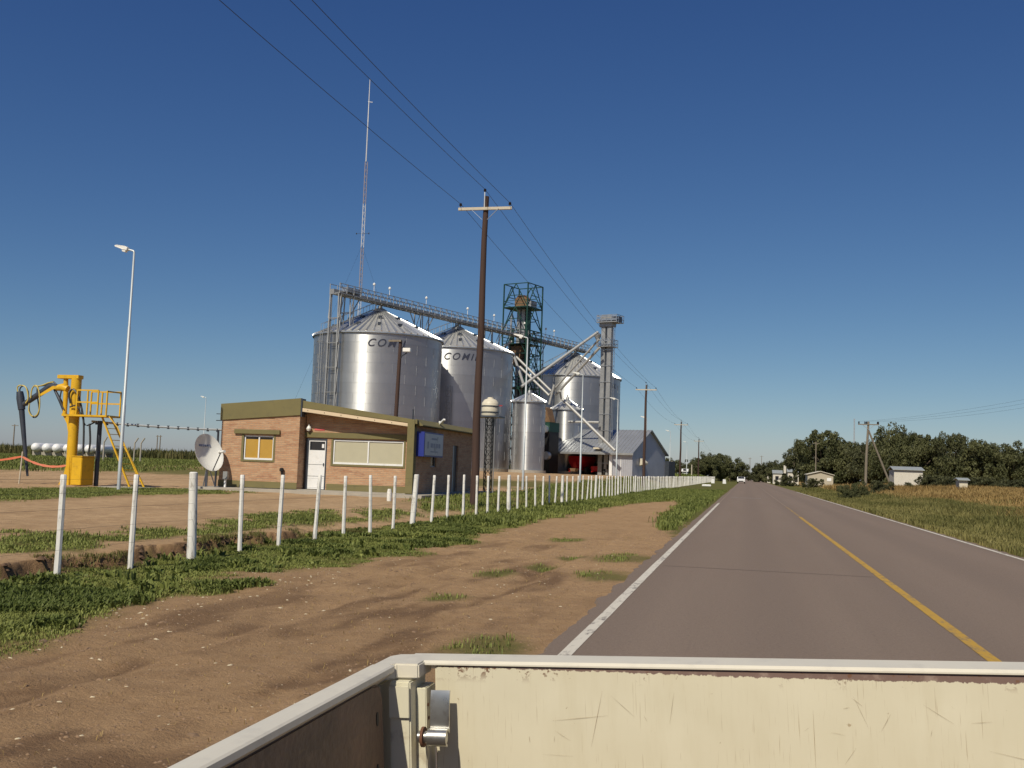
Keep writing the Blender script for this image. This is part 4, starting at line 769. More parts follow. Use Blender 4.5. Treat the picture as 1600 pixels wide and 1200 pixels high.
    if ladder_ang is not None:
        c, s = math.cos(ladder_ang), math.sin(ladder_ang); tx, ty = -s, c; m = MB()
        for q in (-.22, .22): m.beam(((r+.2)*c+tx*q, (r+.2)*s+ty*q, 0), ((r+.2)*c+tx*q, (r+.2)*s+ty*q, H), .05)
        for k in range(int(H/.6)): z = .3+k*.6; m.beam(((r+.2)*c-tx*.22, (r+.2)*s-ty*.22, z), ((r+.2)*c+tx*.22, (r+.2)*s+ty*.22, z), .03)
        for k in range(int(H/1.4)-1):
            z = 2.2+k*1.4; cc = [((r+.2)*c+.4*(c*math.sin(u)+tx*-math.cos(u)), (r+.2)*s+.4*(s*math.sin(u)+ty*-math.cos(u)), z) for u in np.linspace(0, math.pi, 7)]; m.path(cc, .02, 4)
        m.build('caged_ladder', M['galv_dull'], t)
        # stair running up the roof
        m = MB(); a2 = ladder_ang; 
        for q in (-.3, .3): m.beam(((r+.1)*c+tx*q, (r+.1)*s+ty*q, H+.25), (rc*c+tx*q, rc*s+ty*q, P_+.3), .06); m.beam(((r+.1)*c+tx*q, (r+.1)*s+ty*q, H+1.0), (rc*c+tx*q, rc*s+ty*q, P_+1.0), .04)
        for k in range(9):
            f_ = k/8; rr = r+.1+(rc-r-.1)*f_; z = H+.25+(P_+.05-H)*f_
            for q in (-.3, .3): m.beam((rr*c+tx*q, rr*s+ty*q, z), (rr*c+tx*q, rr*s+ty*q, z+.75), .035)
        m.build('roof_stair', M['galv_dull'], t)
    return t
def face_ang(x, y, off=0.0): return math.atan2(-y, -x) + off      # angle on the silo that faces the camera
s1, s2, s4 = (-40.6, 108.5), (-35.6, 123.0), (-25.2, 151.0)
silo(*s1, 7.15, 15.45, 18.55, 13, 'largest looking steel silo behind the brick office, dark slanted lettering near its eave', face_ang(*s1, 0.13), 1.15, ladder_ang=face_ang(*s1, -1.0))
silo(*s2, 7.1, 15.7, 18.6, 13, 'steel silo partly shadowed by its neighbour, standing between office pole and green tower', face_ang(*s2, 0.08), 1.15, ladder_ang=face_ang(*s2, -1.1))
silo(*s4, 6.85, 15.2, 18.7, 13, 'steel silo behind the elevator leg and grey shed', face_ang(*s4, 0.8), 1.0, ladder_ang=face_ang(*s4, -1.1))
silo(-25.3, 119.3, 1.98, 9.45, 10.45, 9, 'narrow tall steel bin at the left of the open shed', None, seg=40, nr=18, vents=False, name='steel_bin', cat='silo')
silo(-23.1, 133.2, 2.05, 9.45, 10.75, 6, 'small shiny hopper bin behind the shed roof', None, seg=40, hopper=2.2, nr=18, vents=False, name='hopper_bin', cat='silo')
# caged ladder tower between the first two silos
lt = thing('ladder_tower', 'thin galvanised ladder frame in the gap between the two nearest silos', 'ladder', (-33.9, 114.5, z1(-33.9, 114.5)))
for dx in (-.3, .3):
    for dy in (-.3, .3): MB().beam((dx, dy, -.1), (dx, dy, 9.8), .07).build('upright', M['galv_dull'], lt)
for k in range(14):
    m = MB(); z = .35+k*.68; m.box(-.32, .32, -.32, -.26, z, z+.06); m.beam((-.3, -.3, z), (.3, -.3, z+.68), .04); m.build('rung_frame', M['galv_dull'], lt)

# ------------------------------------------------------------------ overhead conveyor and catwalk
ZC = 20.0; c0 = row(-7.75, 0); c1_ = row(48.2, 0)
cw = thing('conveyor_catwalk', 'long overhead conveyor and railed catwalk across the silo peaks', 'conveyor', (c0.x, c0.y, 0))
u = (c1_-c0).normalized(); sd_ = Vector((u.y, -u.x, 0)); LEN = (c1_-c0).length; Z = Vector((0, 0, 1))
def Q(d, s=0, z=0): return c0 + u*d + sd_*s + Z*z
def CW(name, mat, m): return m.build(name, mat, cw, world=True)
CW('conveyor_trough', M['galv_dull'], MB().beam(Q(0, -.2, ZC-.25), Q(LEN, -.2, ZC-.25), .55, .5))
CW('walkway_floor', M['galv_dull'], MB().beam(Q(0, .55, ZC-.45), Q(LEN, .55, ZC-.45), .7, .06))
for s, z in ((.9, .55), (.9, .1), (-.55, .55), (.9, -.5), (-.5, -.5)): CW('rail', M['galv_dull'], MB().beam(Q(0, s, ZC+z), Q(LEN, s, ZC+z), .06))
n = int(LEN/1.1)
for k in range(n+1):
    d = LEN*k/n; m = MB(); m.beam(Q(d, .9, ZC-.5), Q(d, .9, ZC+.6), .07); m.beam(Q(d, -.5, ZC-.5), Q(d, -.5, ZC+.58), .06); m.beam(Q(d, -.5, ZC-.52), Q(d, .9, ZC-.52), .07); m.beam(Q(d, .92, ZC+.6), Q(min(LEN, d+LEN/n), .92, ZC-.5), .04); CW('rail_post', M['galv_dull'], m)
for d in (5.5, 8.2, 15.0, 23.5, 29.5, 37, 42.7, 45.0): m = MB(); m.beam(Q(d, .9, ZC+.5), Q(d, .9, ZC+1.25), .04); m.lathe([(.02, 0), (.14, .06), (.16, .2), (.02, .34)], 10, Q(d, .9, ZC+1.2)); CW('catwalk_lamp', M['lamp_white'], m)
CW('drive_motor', M['galv'], MB().box(-.1, 2.2, -.45, .45, -.1, .4, Matrix.Translation(Q(1.5, .3, ZC)) @ Matrix.Rotation(math.pi/2-ROW, 4, 'Z')))
for d in (7.75, 23.1, 49.5+1.9):
    for a in (-.45, .45): CW('support_strut', M['galv_dull'], MB().beam(Q(d+a, -.2, ZC-.5), Q(d+a*1.6, -.2, 18.6), .09))
def trestle(d, zlow, w=.9, off=0.0, diag=3.0, diag_sides=(-1, 1)):
    for a in (-w, w):
        for s in (-.75, .75): CW('trestle_leg', M['galv_dull'], MB().beam(Q(d+a, s+off, zlow), Q(d+a, s*.8+off, ZC-.5), .11))
    nlev = max(2, int((ZC-zlow)/2.4)); m = MB()
    for k in range(nlev):
        z0 = zlow+(ZC-.5-zlow)*k/nlev; z2 = zlow+(ZC-.5-zlow)*(k+1)/nlev
        for s in (-.75, .75): m.beam(Q(d-w, s+off, z0), Q(d+w, s+off, z2), .06); m.beam(Q(d-w, s+off, z2), Q(d+w, s+off, z2), .06)
        for a in (-w, w): m.beam(Q(d+a, -.75+off, z2), Q(d+a, .75+off, z2), .06)
    CW('trestle_bracing', M['galv_dull'], m)
    for s in diag_sides: CW('diagonal_strut', M['galv_dull'], MB().beam(Q(d+s*w, off, ZC-diag), Q(d+s*(w+1.7), off, ZC-.5), .09))
trestle(.15, 1.0, .12, 0.15, diag_sides=()); trestle(2.1, 15.9, .25, 0.15, diag_sides=(1,)); trestle(15.4, 1.0, .6); trestle(30.5, 1.0, .8); trestle(41.8, 1.0, .8)

# ------------------------------------------------------------------ green lattice tower with its bucket elevator
gc = Vector((-30.6, 138.0, 0)); gt = thing('lattice_tower', 'dark green steel lattice tower with elevator machinery among the silos', 'tower', (gc.x, gc.y, z1(gc.x, gc.y)), -ROW)
W2 = 1.95; TH = 25.9; CN = [(-W2, -W2), (W2, -W2), (W2, W2), (-W2, W2)]; NL = 8
for x, y in CN: MB().beam((x, y, -.2), (x, y, TH), .15).build('corner_post', M['green_steel'], gt)
for k in range(NL):
    z, z2 = TH*k/NL, TH*(k+1)/NL; m = MB()
    for i in range(4):
        p, q = Vector((*CN[i], 0)), Vector((*CN[(i+1) % 4], 0)); mid = (p+q)/2
        m.beam(p+Z*z2, q+Z*z2, .11); m.beam(mid+Z*z2, p+Z*z, .1); m.beam(mid+Z*z2, q+Z*z, .1); m.beam(p.lerp(q, .25)+Z*(z+z2)/2, q.lerp(p, .25)+Z*(z+z2)/2, .09)
    m.build('bracing', M['green_steel'], gt)
for x in (-.75, .05): MB().box(x, x+.5, -.3, .3, 0, TH-2.6).build('elevator_trunk', M['galv_dull'], gt)
MB().box(.75, 1.2, -.4, .3, 0, TH-3).build('elevator_trunk', M['green_steel'], gt)
MB().box(-1.45, -.95, -.9, -.5, 0, TH-6).build('elevator_trunk', M['green_steel'], gt)
MB().box(-.3, .5, .6, 1.2, 0, TH-5).build('elevator_trunk', M['dark_steel'], gt)
m = MB(); m.prism([(-1.1, -.5, TH-3.1), (.9, -.5, TH-3.1), (.9, -.5, TH-2.0), (.5, -.5, TH-1.4), (-.6, -.5, TH-1.4), (-1.1, -.5, TH-2.0)], (0, 1.0, 0)); m.build('elevator_head', M['rust_orange'], gt, bevel=.05)
MB().box(.9, 1.9, -.6, .6, TH-3.2, TH-2.3).build('motor', M['galv_dull'], gt, bevel=.05)
for z in (TH-3.35, 17.5, 11.5):
    MB().box(-W2, W2, -W2, W2, z, z+.1).build('platform', M['green_steel'], gt)
    m = MB()
    for i in range(4): p, q = Vector((*CN[i], 0)), Vector((*CN[(i+1) % 4], 0)); m.beam(p+Z*(z+1.0), q+Z*(z+1.0), .06); m.beam(p+Z*(z+.5), q+Z*(z+.5), .05)
    m.build('platform_rail', M['green_steel'], gt)
m = MB(); m.box(-1.0, .6, -1.2, -.3, 15.6, 17.3); m.prism([(-.9, -1.2, 15.6), (.5, -1.2, 15.6), (-.1, -1.2, 14.4), (-.4, -1.2, 14.4)], (0, .8, 0)); m.build('distributor', M['rust_orange'], gt)
MB().path([(-1.3, -.8, 22), (-1.4, -.8, 19.5), (-1.6, -.9, 16), (-1.6, -.9, 12)], .16, 10).build('down_spout', M['galv'], gt, smooth=True)
m = MB(); m.lathe([(.3, 0), (.7, .5), (.7, 1.6), (.2, 2.1)], 14, (1.2, -1.3, 8.3)); m.build('cyclone', M['cream'], gt, smooth=True)
for (x, y, d), (x2, y2, d2) in (((801, 550, 139), (818, 600, 122.5)), ((806, 557, 139), (861, 611, 136)), ((812, 573, 139), (858, 618, 136)), ((768, 556, 139), (800, 533, 139))):
    MB().tube(CAM+ray(x, y)*d, CAM+ray(x2, y2)*d2, .17, n=10).build('grain_spout', M['spout'], gt, smooth=True, world=True)

# ------------------------------------------------------------------ bucket elevator leg rising through the shed
ex, ey = -17.45, 129.0; el_ = thing('bucket_elevator', 'tall twin trunk galvanised bucket elevator rising through the shed roof', 'grain elevator', (ex, ey, z1(ex, ey)), -ROW)
TE = 21.6-el_.location.z
for x in (-.72, .14): MB().box(x, x+.58, -.35, .35, 0, TE-1.6).build('trunk', M['galv_dull'], el_, bevel=.02)
for k in range(8): MB().box(-.78, .78, -.4, .4, 1.5+k*2.05, 1.58+k*2.05).build('trunk_flange', M['galv'], el_)
m = MB(); m.prism([(-.95, -.55, TE-1.7), (.95, -.55, TE-1.7), (.95, -.55, TE-.7), (.6, -.55, TE-.15), (-.6, -.55, TE-.15), (-.95, -.55, TE-.7)], (0, 1.1, 0)); m.build('head', M['galv_dull'], el_, bevel=.05)
for z, xa, xb in ((TE-1.2, -1.05, 1.75), (TE-4.3, -1.0, 1.0)):
    MB().box(xa, xb, -1.0, 1.0, z, z+.1).build('platform', M['galv_dull'], el_); m = MB()
    for p, q in (((xa, -1), (xb, -1)), ((xb, -1), (xb, 1)), ((xb, 1), (xa, 1)), ((xa, 1), (xa, -1))):
        for zz in (.45, .95): m.beam((*p, z+zz), (*q, z+zz), .06)
        for f_ in np.linspace(0, 1, 5)[:-1]: a = Vector((*p, z)).lerp(Vector((*q, z)), f_); m.beam(a, a+Z*.95, .06)
    for zz in (.25, .7): m.box(xa, xb, -1.03, -1.01, z+zz, z+zz+.14)
    m.build('guard_rail', M['galv'], el_)
MB().box(1.0, 1.8, -.4, .4, TE-1.1, TE-.4).build('motor', M['dark_steel'], el_, bevel=.05)
m = MB(); m.lathe([(.15, -1.2), (.15, -.5), (.42, 0), (.42, .35), (.1, .5)], 14, (-1.25, -.3, TE-2.9)); m.build('spout_valve', M['galv'], el_, smooth=True)
m = MB()
for s in (-.2, .2): m.beam((.95, s, 0), (.95, s, TE-1.2), .05)
for k in range(int((TE-1.5)/.5)): m.beam((.95, -.2, .4+k*.5), (.95, .2, .4+k*.5), .03)
m.build('ladder', M['galv'], el_)
for a, b, r_ in (((934, 519, 129), (815, 604, 122), .17), ((936, 530, 129), (859, 616, 133), .13), ((937, 543, 129), (868, 617, 133), .17), ((866, 601, 132), (858, 632, 132), .15), ((875, 611, 132), (877, 623, 133), .12), ((879, 624, 128.5), (961, 704, 124), .19), ((888, 659, 131), (936, 660, 129), .16)):
    MB().tube(CAM+ray(a[0], a[1])*a[2], CAM+ray(b[0], b[1])*b[2], r_, n=10).build('grain_spout', M['spout'], el_, smooth=True, world=True)

# ------------------------------------------------------------------ grain dryer between the bins
gd = thing('grain_dryer', 'dark grain dryer with green top and pale fan housings beside the hopper bin', 'grain dryer', (-24.6, 127.2, z1(-24.6, 127.2)), -ROW)
MB().box(-1.0, 1.0, -1, 1.4, 0, 5.2).build('body', M['black'], gd, bevel=.04); MB().box(-1.05, 1.05, -1.05, 1.4, 5.2, 6.4).build('green_section', M['green_steel'], gd, bevel=.04)
MB().prism([(-.9, -.8, 6.4), (.9, -.8, 6.4), (.3, -.8, 8.2), (-.4, -.8, 8.4)], (0, 1.5, 0)).build('intake_hood', M['rust_orange'], gd, bevel=.04)
for x, z in ((.45, 5.5), (.9, 2.2)):
    m = MB(); m.lathe([(.1, -.3), (.5, -.3), (.55, 0), (.5, .3), (.1, .3)], 18); Mx = Matrix.Translation((x, -1.3, z)) @ Matrix.Rotation(rad(90), 4, 'X'); m.v = [tuple(Mx @ Vector(p)) for p in m.v]; m.build('fan_housing', M['galv'], gd, smooth=True)

# ------------------------------------------------------------------ machinery shed
sx, sy = -13.5, 125.5; sh_ = thing('machinery_shed', 'grey corrugated steel shed, open fronted bay and tall gable', 'shed', (sx, sy, z1(sx, sy)), -ROW)
zs = sh_.location.z; SL, SW_, EH, AH = 11.6, 9.6, 4.05-zs, 6.85-zs         # length, depth, eave and apex height
MB().prism([(0, 0, 0), (0, SW_, 0), (0, SW_, EH), (0, SW_/2, AH), (0, 0, EH)], (-.08, 0, 0)).build('gable_wall', M['shed_gable'], sh_)
MB().prism([(-SL, 0, 0), (-SL, SW_, 0), (-SL, SW_, EH), (-SL, SW_/2, AH), (-SL, 0, EH)], (.08, 0, 0)).build('gable_wall', M['shed_gable'], sh_)
MB().box(-2.6, -.081, 0, .08, 0, EH-.02).build('front_wall', M['shed_front'], sh_); MB().box(-SL+.081, -.081, SW_-.08, SW_, 0, EH-.02).build('back_wall', M['shed_front'], sh_)
MB().box(-2.68, -2.6, .1, SW_-.1, 0, EH-.1).build('partition', M['shed_sheet'], sh_)
for s in (0, 1):
    y0_, y1_ = (-.45, SW_/2) if s == 0 else (SW_+.45, SW_/2); z0_ = EH-.45*(AH-EH)/(SW_/2); m = MB()
    m.prism([(-SL-.3, y0_, z0_+.02), (-SL-.3, y1_, AH+.02), (-SL-.3, y1_, AH+.1), (-SL-.3, y0_, z0_+.1)], (SL+.6, 0, 0)); rf = m.build('roof_slope', M['shed_roof'], sh_)
    m = MB()
    for k in range(25): x = -SL-.28+k*(SL+.56)/24; m.beam((x, y0_, z0_+.12), (x, y1_, AH+.12), .06, .05)
    m.build('roof_ribs', M['galv_dull'], rf)
m = MB(); m.box(-SL-.32, .32, -.52, -.45, EH-.42, EH-.2); m.build('eave_trim', M['galv_dull'], sh_)
for x in (-SL+.45, -2.9): MB().box(x-.2, x+.2, -.15, .25, 0, EH-.1).build('post', M['white_paint'], sh_)
MB().prism([(.02, 1.9, 2.35), (.75, 1.9, 1.75), (.75, 1.9, 1.55), (.02, 1.9, 1.35)], (0, 1.0, 0)).build('wall_hood', M['cream'], sh_, bevel=.02)
MB().box(-5.2, -4.2, -.5, .5, EH+.25, EH+.45).build('roof_boot', M['cream'], sh_)
MB().box(-.6, .55, SW_+.02, SW_+2.0, 0, 2.1).build('lean_to', M['dark_steel'], sh_)
MB().box(-1.6, -1.52, -.02, -.005, 0, 2.4).build('door_edge', M['white_paint'], sh_)
def shed_pt(a, b): c, s = math.cos(-ROW), math.sin(-ROW); return (sx+a*c-b*s, sy+a*s+b*c, zs)
def wheel(m_parent, x, y, r, w=.35):
    m = MB(); m.lathe([(r*.5, -w/2), (r*.9, -w/2), (r, -w/3), (r, w/3), (r*.9, w/2), (r*.5, w/2)], 20); Mx = Matrix.Translation((x, y, r)) @ Matrix.Rotation(rad(90), 4, 'Y'); m.v = [tuple(Mx @ Vector(p)) for p in m.v]; o = m.build('tyre', M['tyre'], m_parent, smooth=True)
    m = MB(); m.lathe([(.05, -w/3), (r*.5, -w/2.2), (r*.5, w/2.2), (.05, w/3)], 16); m.v = [tuple(Mx @ Vector(p)) for p in m.v]; m.build('rim', M['cream'], o, smooth=True)
tr = thing('grain_trailer', 'red grain hopper trailer parked in the open bay of the shed', 'trailer', shed_pt(-9.2, 2.9), -ROW)
m = MB(); z_ = [(-1.1, 2.35), (1.1, 2.35), (1.1, 1.7), (.5, .7), (-.5, .7), (-1.1, 1.7)]; m.prism([(x, -.6, z) for x, z in z_], (0, 3.4, 0)); m.build('hopper', M['red'], tr, bevel=.04)
MB().box(-.9, .9, -.9, 2.8, .55, .69).build('frame', M['red'], tr); MB().prism([(-.35, -.62, .75), (.35, -.62, .75), (.15, -.9, 1.6), (-.15, -.9, 1.6)], (0, -.1, 0)).build('discharge_chute', M['red'], tr); MB().beam((0, -.9, .6), (0, -2.2, .35), .12).build('drawbar', M['red'], tr)
for x in (-1.25, 1.25):
    for y in (.2, 1.8): wheel(tr, x, y, .5)
im = thing('red_seeder', 'small low red implement on wheels inside the shed', 'farm implement', shed_pt(-6.2, 2.6), -ROW)
MB().prism([(-.6, -.4, .45), (.6, -.4, .45), (.75, -.4, 1.1), (-.75, -.4, 1.1)], (0, 1.4, 0)).build('hopper', M['red'], im, bevel=.03)
MB().beam((0, -.4, .5), (0, -1.5, .4), .1).build('drawbar', M['red'], im)
for x in (-.85, .85): wheel(im, x, .3, .4, .2)
tc = thing('tractor', 'dark tractor with rusty orange hood parked beside the shed partition', 'tractor', shed_pt(-4.0, 2.4), -ROW)
MB().box(-.35, .35, -.9, .9, .75, 1.4).build('hood', M['rust_orange'], tc, bevel=.06); MB().box(-.5, .5, .9, 2.0, .7, 1.2).build('rear_body', M['dark_steel'], tc, bevel=.05)
MB().box(-.28, .28, -.93, -.9, .8, 1.3).build('grille', M['black'], tc); MB().tube((.2, -.3, 1.4), (.2, -.3, 2.1), .04, n=8).build('exhaust', M['black'], tc); MB().box(-.3, .3, 1.5, 1.6, 1.2, 1.75).build('seat', M['black'], tc)
m = MB(); m.path([(.22*math.cos(a), .95+.0*a, 1.65+.22*math.sin(a)) for a in np.linspace(0, 6.28, 13)], .02, 6); m.build('steering_wheel', M['black'], tc)
for x in (-.62, .62): wheel(tc, x, -.6, .42, .25); wheel(tc, x*1.25, 1.5, .75, .4)
cart = thing('yellow_hand_cart', 'small ochre wheelbarrow standing by the red trailer', 'wheelbarrow', shed_pt(-7.7, -.8), -ROW)
MB().prism([(-.3, -.3, .35), (.3, -.3, .35), (.42, -.3, .75), (-.42, -.3, .75)], (0, .8, 0)).build('tray', M['rust_orange'], cart, bevel=.02)
for x in (-.25, .25): MB().beam((x, -.3, .35), (x, 1.1, .6), .04).build('handle', M['dark_steel'], cart)
m = MB(); m.lathe([(.02, -.04), (.18, -.04), (.18, .04), (.02, .04)], 14); Mx = Matrix.Translation((0, -.5, .18)) @ Matrix.Rotation(rad(90), 4, 'Y'); m.v = [tuple(Mx @ Vector(p)) for p in m.v]; m.build('wheel', M['tyre'], cart, smooth=True)

# ------------------------------------------------------------------ tall radio mast behind the silos
mx_, my_ = -46.2, 116.2; ms_ = thing('radio_mast', 'very tall thin red and white lattice radio mast behind the silos', 'mast', (mx_, my_, z1(mx_, my_)))
TRI = [(math.cos(a)*.2, math.sin(a)*.2) for a in (0.4, 2.5, 4.6)]; TM = 37.5; nb = 7
M['mast_red'] = simple('mast_red', (0.3, 0.25, 0.24), 0.6, var=0.1); M['mast_white'] = simple('mast_white', (0.55, 0.56, 0.58), 0.5, var=0.06)
for k in range(nb):
    z, z2 = TM*k/nb, TM*(k+1)/nb; m = MB()
    for x, y in TRI: m.beam((x, y, z), (x, y, z2), .055)
    q = 7
    for j in range(q):
        za, zb2 = z+(z2-z)*j/q, z+(z2-z)*(j+1)/q
        for i in range(3): m.beam((*TRI[i], za), (*TRI[(i+1) % 3], zb2), .03)
    m.build('mast_section', M['mast_red' if k % 2 == 0 else 'mast_white'], ms_)
MB().tube((0, 0, TM), (0, 0, 42.5), .08, .07, 8).build('whip_antenna', M['mast_white'], ms_); MB().tube((0, 0, 42.5), (0, 0, 48), .06, .03, 8).build('whip_antenna', M['lamp_white'], ms_)
m = MB(); m.beam((-.1, 0, 45.1), (.5, 0, 45.0), .05); m.build('antenna_arm', M['lamp_white'], ms_)
for s in (-1, 1): m = MB(); m.beam((0, 0, 28.5), (s*.75, 0, 28.5), .03); m.lathe([(.02, -.12), (.09, 0), (.02, .12)], 8, (s*.8, 0, 28.5)); m.build('side_antenna', M['dark_steel'], ms_)
for a in (0.9, 3.0, 5.1): MB().tube((0, 0, 27), (math.cos(a)*12, math.sin(a)*12, 0), .008, n=4).build('guy_wire', M['wire'], ms_)
#PART4
# ------------------------------------------------------------------ trees
def shade_attr(me_, vals):
    a = me_.attributes.new('shade', 'FLOAT', 'FACE'); a.data.foreach_set('value', np.asarray(vals, np.float32))
def mesh_np(name, V, F, mat, shade=None, smooth=False):
    me_ = bpy.data.meshes.new(name); k = F.shape[1]; me_.vertices.add(len(V)); me_.vertices.foreach_set('co', np.asarray(V, np.float32).ravel())
    me_.loops.add(F.size); me_.loops.foreach_set('vertex_index', F.ravel().astype(np.int32)); me_.polygons.add(len(F)); me_.polygons.foreach_set('loop_start', np.arange(0, F.size, k, dtype=np.int32)); me_.update(calc_edges=True)
    me_.materials.append(mat)
    if shade is not None: shade_attr(me_, shade)
    return me_
def crown_mesh(seed, mat, nclump=70, per=85, leaf=0.34):
    """unit crown: spans about -1..1 in x, y and 0..1 in z"""
    rg = np.random.default_rng(seed); cs = []
    lob = [(rg.uniform(-.5, .5), rg.uniform(-.5, .5), rg.uniform(.45, .8), rg.uniform(.35, .55)) for _ in range(7)] + [(rg.uniform(-.7, .7), rg.uniform(-.7, .7), rg.uniform(.22, .45), rg.uniform(.25, .4)) for _ in range(7)]
    while len(cs) < nclump:
        lx, ly, lz, lr = lob[rg.integers(len(lob))]; d = rg.normal(size=3); d /= np.linalg.norm(d); r = rg.uniform(.55, 1.0)**.5
        c = np.array([lx, ly, lz]) + d*r*lr*np.array([1, 1, .62])
        if .06 < c[2] < 1.05: cs.append((c, rg.uniform(.09, .2)))
    Vs, Sh = [], []
    for c, rad_ in cs:
        n = per; d = rg.normal(size=(n, 3)); d /= np.linalg.norm(d, axis=1)[:, None]; p = c + d*(rg.uniform(.2, 1, (n, 1))**.5)*rad_*np.array([1, 1, .7])
        nr = rg.normal(size=(n, 3)) + d*0.9 + np.array([0, 0, .3]); nr /= np.linalg.norm(nr, axis=1)[:, None]; a = np.cross(nr, rg.normal(size=(n, 3))); a /= np.linalg.norm(a, axis=1)[:, None]; b = np.cross(nr, a)
        s = leaf*rg.uniform(.05, .12, (n, 1)); a = a*s; b = b*s*.6
        Vs.append(np.stack([p-a, p-b*.8, p+a, p+b*.8], 1)); sv = rg.uniform(.1, .9); Sh.append(np.clip(sv+rg.normal(0, .18, n), 0, 1))
    V = np.concatenate(Vs).reshape(-1, 3); F = np.arange(len(V)).reshape(-1, 4); return mesh_np('crown', V, F, mat, np.concatenate(Sh))
CROWNS = [crown_mesh(s, M['leaf_dark' if s % 2 else 'leaf_mid'], 120, 150, .34) for s in range(1, 7)]
def trunk_mesh(seed):
    rnd = random.Random(seed); m = MB(); m.path([(0, 0, -.05), (.02, .01, .12), (rnd.uniform(-.05, .05), rnd.uniform(-.05, .05), .4), (rnd.uniform(-.1, .1), 0, .72)], [.035, .026, .02, .008], 8)
    for k in range(6):
        a = rnd.uniform(0, 6.28); z = rnd.uniform(.2, .5); l = rnd.uniform(.25, .5); m.path([(0, 0, z), (math.cos(a)*l*.5, math.sin(a)*l*.5, z+.1), (math.cos(a)*l, math.sin(a)*l, z+.28)], [.015, .011, .004], 6)
    return m
TRK = []
for s in range(3): o = trunk_mesh(s).build('trunk', M['trunk'], None, smooth=True); TRK.append(o.data); bpy.data.objects.remove(o)
tree_n = [0]
def tree(px, ytop, Y, wpx, label, group, name='tree', zb=None, var=None):
    p = at_y(px, 745, Y); top = at_y(px, ytop, Y).z; x = p.x; zb = z1(x, Y) if zb is None else zb; h = top-zb; k = tree_n[0]; tree_n[0] += 1
    t = thing(name, label, 'tree', (x, Y, zb), (k*2.39) % 6.28, group); w = wpx/1600*Y/2
    c = bpy.data.objects.new('crown', CROWNS[(k if var is None else var) % 6]); COL.objects.link(c); c.parent = t; c.scale = (w*1.15, w*1.15, h*1.0)
    b = bpy.data.objects.new('trunk', TRK[k % 3]); COL.objects.link(b); b.parent = t; b.scale = (w*1.0, w*1.0, h)
    return t
GR_ = 'broad dark trees across the road'
RT = [(1205, 720, 330, 60, 'low tree behind the small pale houses across the road'), (1228, 716, 300, 55, 'low tree behind the small pale houses across the road'), (1256, 694, 250, 62, 'dark tree left of the beige gabled shed'), (1283, 679, 235, 90, 'broad dome shaped dark tree right behind the beige gabled shed'), (1308, 690, 240, 70, 'rounded dark tree at the far corner of the beige gabled shed'),
      (1334, 687, 235, 66, 'feathery tree between the beige shed and the propped pole'), (1362, 684, 225, 70, 'dark tree behind the propped pole'), (1385, 672, 200, 78, 'tall dark tree above the white shed, left of its roof'), (1412, 673, 205, 84, 'tall dark tree directly above the white shed'), (1446, 686, 200, 74, 'rounded tree right of the white shed'),
      (1486, 679, 195, 62, 'tree with open gaps in its crown and visible trunk'), (1520, 681, 190, 90, 'broad dark tree in the dense part of the row, flat topped'), (1556, 690, 190, 84, 'broad dark tree in the dense part of the row, lower crown'), (1590, 694, 185, 84, 'broad dark tree in the dense part of the row, lower crown'), (1630, 690, 190, 90, 'broad dark tree in the dense part of the row, lower crown')]
for px, yt, Y, w, lab in RT: tree(px, yt, Y, w, lab, GR_)
for px, yt, Y, w, lab in ((1340, 712, 300, 120, 'hazy tree standing behind the front row across the road'), (1455, 705, 240, 110, 'hazy tree standing behind the front row across the road'), (1540, 700, 240, 120, 'hazy tree standing behind the front row across the road'), (1395, 705, 255, 100, 'hazy tree standing behind the front row across the road'), (1270, 712, 300, 80, 'hazy tree standing behind the front row across the road'), (1500, 712, 240, 80, 'hazy tree standing behind the front row across the road'), (1585, 708, 240, 90, 'hazy tree standing behind the front row across the road')): tree(px, yt, Y, w, lab, 'second row of trees across the road')
for px, yt, Y, w, lab in ((1042, 716, 300, 30, 'tree beyond the shed behind the utility poles'), (1062, 716, 320, 40, 'tree beyond the shed behind the utility poles'), (1083, 722, 330, 36, 'tree beyond the shed behind the utility poles'), (1098, 712, 330, 48, 'round tree in the clump at the end of the white fence'), (1112, 711, 335, 50, 'round tree in the clump at the end of the white fence'), (1127, 712, 330, 48, 'round tree in the clump at the end of the white fence'), (1090, 716, 345, 40, 'round tree in the clump at the end of the white fence'), (1140, 709, 310, 52, 'large round tree nearest the road at the end of the fence')): tree(px, yt, Y, w, lab, 'trees at the end of the white fence')
def bush(px, Y, w, h, label, group):
    x = at_y(px, 745, Y).x; t = thing('bush', label, 'bush', (x, Y, z1(x, Y)), px % 6, group); c = bpy.data.objects.new('foliage', CROWNS[int(px) % 6]); COL.objects.link(c); c.parent = t; c.scale = (w, w, h); c.location.z = -.12*h
    s = bpy.data.objects.new('stem', TRK[int(px) % 3]); COL.objects.link(s); s.parent = t; s.scale = (w, w, h*.9)
